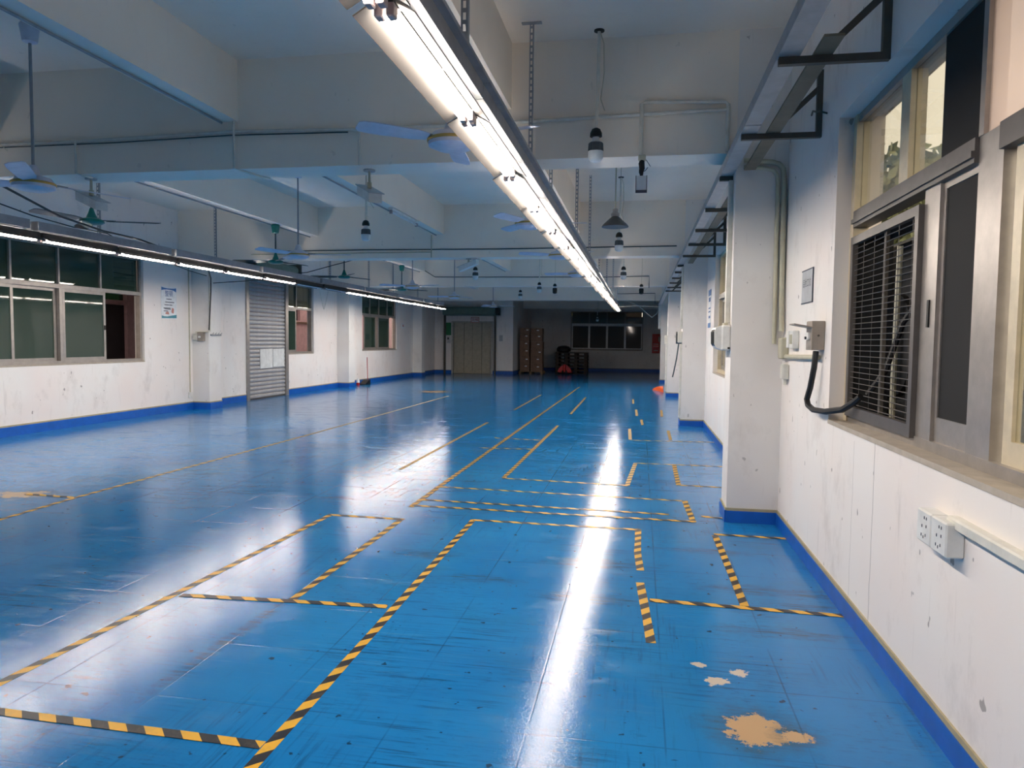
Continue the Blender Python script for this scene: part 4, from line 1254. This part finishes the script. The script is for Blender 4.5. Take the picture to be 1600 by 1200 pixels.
TAPES = [
    ([(-1.30, 1.2), (-1.32, 3.5), (-1.345, 5.90)], 'long diagonal-looking hazard tape rising from the bottom picture edge to the middle corner'),
    ([(-1.345, 5.88), (0.03, 5.86)], 'hazard tape crossing the bright floor streak from the long strip\'s far corner'),
    ([(0.015, 5.87), (0.012, 5.2), (0.03, 4.80)], 'torn hazard tape piece with a peeled yellow end, right of the bright streak'),
    ([(0.03, 4.55), (0.085, 3.63)], 'ragged-ended hazard tape piece nearest the bottom, right of the bright streak'),
    ([(-2.75, 2.44), (-1.34, 2.41)], 'hazard tape across the lower left corner of the picture'),
    ([(-2.60, 3.77), (-1.37, 3.84)], 'hazard tape joining the two long strips, ending at the middle strip'),
    ([(-2.72, 1.8), (-2.69, 2.7), (-2.62, 4.5), (-2.575, 5.80)], 'long brownish hazard tape at the left edge of the near bay'),
    ([(-1.94, 3.83), (-1.935, 5.79)], 'hazard tape between the two long near strips, ending in a T'),
    ([(-2.60, 5.79), (-1.93, 5.77)], 'short hazard tape closing the far end of the near left bay'),
    ([(-2.00, 6.22), (-1.99, 12.0), (-1.955, 24.0)], 'longest hazard tape, running down the hall towards the boxes'),
    ([(-2.0, 6.53), (0.28, 6.44)], 'upper of two parallel hazard tapes crossing the bright streak'),
    ([(-2.02, 6.28), (0.48, 6.22)], 'lower of two parallel hazard tapes crossing the bright streak'),
    ([(-2.0, 7.16), (0.45, 7.03)], 'hazard tape with a curled black edge, crossing the streak above the parallel pair'),
    ([(0.445, 7.05), (0.47, 6.21)], 'short hazard tape closing the end of the parallel pair'),
    ([(-1.445, 7.80), (-1.415, 12.9)], 'hazard tape running lengthwise just left of the bright streak in mid floor'),
    ([(-1.45, 7.76), (-0.10, 7.66)], 'hazard tape crossing the streak from the lower end of the mid-floor strip'),
    ([(-0.028, 9.11), (-0.105, 7.67)], 'slanting short hazard tape at the left of the small bay past the near column'),
    ([(0.44, 9.13), (0.428, 7.80)], 'upright short hazard tape at the right of the small bay past the near column'),
    ([(-0.03, 9.12), (1.13, 9.12)], 'thin hazard tape along the far side of the small bay past the near column'),
    ([(0.43, 7.81), (1.13, 7.77)], 'thin hazard tape from the small bay to the wall past the near column'),
    ([(0.55, 6.43), (0.735, 6.40)], 'tiny hazard tape piece touching the near column\'s base'),
    ([(0.60, 5.84), (1.135, 5.83)], 'hazard tape in front of the near column, ending at the wall'),
    ([(0.605, 5.80), (0.62, 4.26)], 'steep hazard tape joining the two strips in front of the near column'),
    ([(0.085, 4.245), (1.145, 4.215)], 'hazard tape with knotted ends reaching the wall below the window'),
    ([(-0.155, 12.75), (-0.12, 11.3)], 'left one of the short tape pair beside the second column'),
    ([(0.498, 12.65), (0.49, 11.4)], 'right one of the short tape pair beside the second column'),
    ([(-0.12, 11.25), (1.14, 11.35)], 'faint thin tape running below the short pair to the wall'),
    ([(-0.06, 16.45), (-0.04, 15.0)], 'left one of the small tape dashes past the second column'),
    ([(0.05, 14.3), (0.07, 13.4)], 'middle small tape dash beside the second column'),
    ([(0.485, 16.45), (0.46, 15.0)], 'right one of the small tape dashes past the second column'),
    ([(-2.705, 8.0), (-2.73, 13.05)], 'hazard tape in the broad glare left of the longest strip'),
    ([(-5.05, 4.2), (-5.10, 5.0), (-5.14, 5.9), (-5.07, 10.6), (-5.05, 19.0)], 'long faded hazard tape running parallel to the windowed wall'),
    ([(-5.70, 5.94), (-5.13, 5.90)], 'short hazard tape beside the bare floor patch at the left edge'),
    ([(-1.39, 15.0), (-1.42, 19.65)], 'far lengthwise hazard tape right of the longest strip'),
    ([(-2.67, 15.6), (-2.71, 20.2)], 'far lengthwise hazard tape left of the longest strip'),
    ([(-2.2, 9.90), (-1.43, 9.94)], 'short cross tape between the lengthwise strips, lower one'),
    ([(-2.2, 11.0), (-1.43, 10.9)], 'short cross tape between the lengthwise strips, upper one'),
    ([(-0.16, 19.4), (-0.14, 18.0)], 'far small tape dash in line with the third column'),
]
for i, (pts, lab) in enumerate(TAPES):
    tape(i, pts, lab)

# ------------------------------------------------------------------ goods at the far end
def carton(x0, x1, y0, y1, z0, z1, lab):
    r = root('cardboard_box', ((x0 + x1) / 2, (y0 + y1) / 2, z0), lab, 'box', 'brown cartons stacked on the pallet')
    part('carton', MB().bevbox(x0, x1, y0, y1, z0, z1, 0.006), 'card', r)
    part('packing_tape', MB().box((x0 + x1) / 2 - 0.025, (x0 + x1) / 2 + 0.025, y0 - 0.002, y1 + 0.002, z1 - 0.06, z1 + 0.002), 'card_top', r)
    a = x0 + (x1 - x0) * rnd.uniform(0.45, 0.7)
    zc = z0 + (z1 - z0) * rnd.uniform(0.6, 0.78)
    part('label', MB().box(a, a + 0.10, y0 - 0.004, y0 - 0.001, zc - 0.02, zc + 0.02), 'poster_white', r)
    return r


t = root('pallet', (-4.95, 33.7, 0), 'low wooden pallet under the stacked cartons', 'pallet')
for y in (33.25, 33.7, 34.15):
    for x in (-5.45, -4.95, -4.45):
        part('block', MB().box(x - 0.05, x + 0.05, y - 0.06, y + 0.06, 0.0, 0.08), 'pallet_wood', t)
for k in range(6):
    part('deck_board', MB().box(-5.5, -4.4, 33.2 + k * 0.18, 33.2 + k * 0.18 + 0.13, 0.08, 0.10), 'pallet_wood', t)
zs = [0.10, 0.44, 0.79, 1.13, 1.47, 1.81, 2.09]
names = ['bottom', 'second', 'third', 'fourth', 'fifth', 'top']
for k in range(6):
    j = rnd.uniform(-0.015, 0.015)
    carton(-5.47 + j, -5.02 + j, 33.2, 33.75, zs[k], zs[k + 1] - 0.005, '%s carton of the stack beside the lift corner' % names[k])
    j = rnd.uniform(-0.015, 0.02)
    carton(-4.97 + j, -4.43 + j, 33.22, 33.78, zs[k], zs[k + 1] - 0.005, '%s carton of the stack towards the pallet truck' % names[k])
for k in range(6):
    z = 0.165 * k
    t = root('pallet', (-3.1, 34.5, z), '%s of the dark wooden pallets piled under the far window' % ['lowest', 'second lowest', 'third lowest', 'third topmost', 'second topmost', 'topmost'][k], 'pallet', 'dark pallets piled by the far window')
    for x in (-3.82, -3.39, -2.95, -2.5):
        part('bearer', MB().box(x - 0.07, x + 0.07, 33.95, 35.05, z + 0.02, z + 0.125), 'dark_wood', t)
    for m in range(6):
        part('deck_board', MB().box(-3.9, -2.42, 33.95 + m * 0.19, 33.95 + m * 0.19 + 0.15, z + 0.125, z + 0.164), 'dark_wood', t)
    part('bottom_board', MB().box(-3.9, -2.42, 33.95, 34.09, z, z + 0.02), 'dark_wood', t)
    part('bottom_board', MB().box(-3.9, -2.42, 34.9, 35.04, z, z + 0.02), 'dark_wood', t)
solo('black_sack', MB().lathe(-3.55, 34.3, [(0.22, 1.0), (0.33, 1.04), (0.34, 1.16), (0.26, 1.26), (0.1, 1.30)], 14), 'black', (-3.55, 34.3, 1.0), 'slumped black sack on top of the dark pallets', 'sack', None, True)
t = root('pallet_truck', (-3.4, 33.4, 0), 'red hand pallet truck with black handle before the dark pallets', 'pallet truck')
part('fork', MB().bevbox(-3.66, -3.50, 33.4, 34.55, 0.06, 0.12, 0.01).bevbox(-3.28, -3.12, 33.4, 34.55, 0.06, 0.12, 0.01), 'red', t)
part('bridge', MB().prism([(-3.72, 0.10), (-3.06, 0.10), (-3.12, 0.26), (-3.3, 0.42), (-3.48, 0.42), (-3.66, 0.26)], 'y', 33.25, 33.4), 'red', t)
part('pump', MB().tube([(-3.39, 33.22, 0.12), (-3.39, 33.22, 0.45)], 0.06, 12), 'red', t, True)
for x in (-3.47, -3.31):
    part('steer_wheel', MB().tube([(x - 0.03, 33.2, 0.09), (x + 0.03, 33.2, 0.09)], 0.09, 14), 'black', t, True)
for x in (-3.58, -3.20):
    part('load_wheel', MB().tube([(x - 0.04, 34.4, 0.04), (x + 0.04, 34.4, 0.04)], 0.04, 10), 'black', t, True)
hd = part('handle', MB().tube([(-3.39, 33.2, 0.4), (-3.38, 33.02, 1.10)], 0.022, 8), 'black', t, True)
part('grip_loop', MB().tube([(-3.38, 33.03, 1.08), (-3.54, 33.0, 1.16), (-3.54, 32.98, 1.25), (-3.46, 32.97, 1.29), (-3.30, 32.97, 1.29), (-3.22, 32.98, 1.25), (-3.22, 33.0, 1.16), (-3.38, 33.03, 1.08)], 0.018, 8), 'black', hd, True)
t = root('fire_cabinet', (0.76, YF - 0.08, 0.95), 'red fire cabinet with white lettering bands in the far corner', 'fire cabinet')
part('body', MB().bevbox(0.58, 0.95, YF - 0.16, YF - 0.001, 0.96, 1.92, 0.01), 'red', t)
part('print', MB().box(0.63, 0.90, YF - 0.163, YF - 0.159, 1.40, 1.43).box(0.63, 0.90, YF - 0.163, YF - 0.159, 1.30, 1.32).box(0.66, 0.88, YF - 0.163, YF - 0.159, 1.08, 1.11), 'poster_white', t)
part('side_strip', MB().box(0.56, 0.58, YF - 0.16, YF - 0.01, 0.96, 1.92), 'white_plastic', t)
# cable festoon in the far corner
pipe('cable', [(-0.50, 27.9, 3.05), (-0.1, 27.9, 2.85), (0.2, 27.9, 2.6), (0.40, 27.9, 2.44), (0.55, 27.9, 2.55), (0.73, 27.9, 2.85)], 0.016, 'pvc', 'white cable festoon drooping between lamp row and far column', 'cable')
pipe('cable', [(-0.84, 26.0, 2.74), (-0.2, 26.8, 2.8), (0.35, 27.5, 2.82), (0.73, 27.85, 2.84)], 0.016, 'pvc', 'white cable rising from the lamp row end to the far column', 'cable')
# cleaning gear by the window-side wall
t = root('long_dustpan', (-8.97, 22.95, 0), 'black upright dustpan with thin dark handle by the windowed wall', 'dustpan')
part('pan', MB().prism([(22.75, 0.0), (23.2, 0.0), (23.2, 0.16), (23.05, 0.15), (22.75, 0.02)], 'x', -9.07, -8.87), 'black', t)
part('handle', MB().tube([(-8.95, 23.15, 0.12), (-8.95, 23.1, 0.9)], 0.012, 8), 'red', t, True, label='thin dark red handle')
t = root('small_bottle', (-9.0, 22.42, 0), 'small red and white bottle standing beside the dustpan', 'bottle')
part('body', MB().lathe(-9.0, 22.42, [(0.05, 0.0), (0.055, 0.02), (0.055, 0.09)], 14), 'red', t, True)
part('neck', MB().lathe(-9.0, 22.42, [(0.054, 0.09), (0.05, 0.17), (0.02, 0.21), (0.02, 0.24)], 14), 'poster_white', t, True)
solo('orange_cloth', MB().add([(0.40, 23.6, 0.0), (0.50, 23.2, 0.0), (0.72, 22.3, 0.0), (0.73, 22.9, 0.0), (0.45, 23.5, 0.06), (0.56, 23.15, 0.13), (0.70, 22.45, 0.10), (0.72, 22.9, 0.16)], [(0, 1, 2, 3), (4, 5, 6, 7), (0, 1, 5, 4), (1, 2, 6, 5), (2, 3, 7, 6), (3, 0, 4, 7)]), 'orange', (0.6, 23, 0), 'crumpled orange cloth on the floor beside the third column', 'cloth')

# ------------------------------------------------------------------ outside
struct('ground_yard', MB().box(1.41, 60, -30, 70, -0.35, -0.25), 'asphalt')
struct('ground_alley', MB().box(-12.5, -9.4, -10, 34, -0.35, -0.1), 'concrete')
struct('ground_rear', MB().box(-14, 1.41, YF + 0.2, 60, -0.35, -0.1), 'concrete')
# neighbour across the alley
xw = -11.4
wb = struct('wall_neighbour', wall_cells(MB(), 'x', xw - 0.2, xw, 8, 36, -0.1, 5.2, [(13.8, 14.75, -0.1, 2.2), (13.8, 14.75, 2.3, 2.9), (22.75, 23.25, 2.1, 2.75)]), 'pink_tile')
part('door_leaf', MB().box(xw - 0.12, xw - 0.08, 13.8, 14.75, -0.1, 2.2), 'dark_door', wb)
part('fanlight', MB().box(xw - 0.12, xw - 0.1, 13.8, 14.75, 2.3, 2.9), 'glass_green', wb)
part('dark_pane', MB().box(xw - 0.12, xw - 0.1, 22.75, 23.25, 2.1, 2.75), 'dark_door', wb)
part('shade_slab', MB().box(xw - 0.2, XL - 0.2, 8, 21, 3.6, 3.7), 'ext_shade', wb)  # unseen slab added over the alley to darken it
part('ledge', MB().box(xw, xw + 0.05, 22.6, 24.5, 2.0, 2.06), 'brown_tile', wb)
# added wall and roof, blocking the sky to darken the far window
wb = struct('wall_sky_block', MB().box(-8, 6, 40.0, 40.2, -0.1, 2.86), 'ext_shade')
part('roof_sky_block', MB().box(-2.3, 6, YF + 0.2, 40.2, 3.1, 3.2).box(-8, -3.45, YF + 0.2, 40.2, 3.1, 3.2), 'ext_shade', wb)
# machine on the outer wall behind the grille
t = root('condenser_unit', (1.8, 4.3, -0.25), 'dark condenser unit outside behind the wire grille', 'condenser')
part('casing', MB().bevbox(1.47, 1.95, 3.5, 5.3, 0.55, 2.10, 0.02), 'ext_shade', t)  # dark colour stands in for the shade outside
part('fan_ring', MB().tube([(1.44, 4.55, 1.5), (1.47, 4.55, 1.5)], 0.30, 22), 'black', t)
for y in (3.65, 5.1):
    part('leg', MB().box(1.5, 1.9, y, y + 0.06, -0.25, 0.55), 'rust_steel', t)
pipe('drain_pipe', [(1.41, 4.42, 0.6), (1.41, 4.42, 1.4), (1.41, 4.40, 2.05)], 0.016, 'pvc_old', 'thin upright pipe outside behind the wire grille', 'pipe')
pipe('cable', [(1.26, 4.36, 1.22), (1.33, 4.3, 1.36), (1.40, 4.28, 1.62), (1.44, 4.2, 1.72)], 0.016, 'black', 'black cable climbing inside the grille cage', 'cable')
solo('tiled_board', MB().box(1.425, 1.465, 3.75, 4.15, 1.35, 2.0), 'brown_tile', (1.44, 3.95, 1.35), 'brownish board standing inside the grille cage', 'board')


def tree(x, y, h, rad, lab, n_, seed):
    r = root('yard_tree', (x, y, -0.25), lab, 'tree', 'trees in the yard outside')
    rr = random.Random(seed)
    part('trunk', MB().tube([(x, y, -0.25), (x + 0.1, y, h * 0.3), (x - 0.05, y + 0.1, h * 0.62)], [0.2, 0.16, 0.09], 10), 'bark', r, True)
    mb = MB()
    blobs = [(rr.gauss(0, rad * 0.5), rr.gauss(0, rad * 0.5), h * rr.uniform(0.22, 0.9), rad * rr.uniform(0.35, 0.55)) for _ in range(26)]
    for _ in range(n_):
        bx, by, bz, br = rr.choice(blobs)
        d = Vector((rr.gauss(0, 1), rr.gauss(0, 1), rr.gauss(0, 1))).normalized() * br * rr.uniform(0.5, 1.0)
        c = Vector((x + bx, y + by, bz)) + d
        a = Vector((rr.gauss(0, 1), rr.gauss(0, 1), rr.gauss(0, 1))).normalized()
        b = a.cross(Vector((rr.gauss(0, 1), rr.gauss(0, 1), rr.gauss(0, 1)))).normalized()
        s_ = rr.uniform(0.14, 0.26)
        mb.add([c - a * s_, c + b * s_ * 0.5, c + a * s_, c - b * s_ * 0.5], [(0, 1, 2, 3)])
    part('crown', mb, 'leaf_dark', r)
    return r


tree(5.9, 20.5, 6.4, 1.9, 'leafy tree seen through the near upper panes, close to the wall', 6500, 1)
tree(10.4, 23.0, 7.0, 2.0, 'leafy tree seen through the second upper pane', 6500, 2)
tree(14.5, 26.0, 7.2, 2.2, 'leafy tree farther out in the yard', 3000, 3)
tree(-3.0, 42.5, 4.6, 1.6, 'leafy tree rising behind the added wall outside the far window', 2500, 4)
mb = MB()
rr = random.Random(9)
for _ in range(2500):
    c = Vector((rr.uniform(5.5, 14), rr.uniform(18.0, 19.2), rr.uniform(-0.2, 1.3)))
    a = Vector((rr.gauss(0, 1), rr.gauss(0, 1), rr.gauss(0, 1))).normalized()
    b = a.cross(Vector((0.3, 0.5, 1))).normalized()
    mb.add([c - a * 0.12, c + b * 0.07, c + a * 0.12, c - b * 0.07], [(0, 1, 2, 3)])
solo('yard_hedge', mb, 'leaf', (9, 18.5, -0.25), 'low green hedge in the yard outside', 'hedge')
solo('white_kerb', MB().bevbox(3.5, 12, 11.4, 11.75, -0.25, -0.12, 0.02), 'alu_white', (7, 11.6, -0.25), 'white painted kerb in the yard outside', 'kerb')
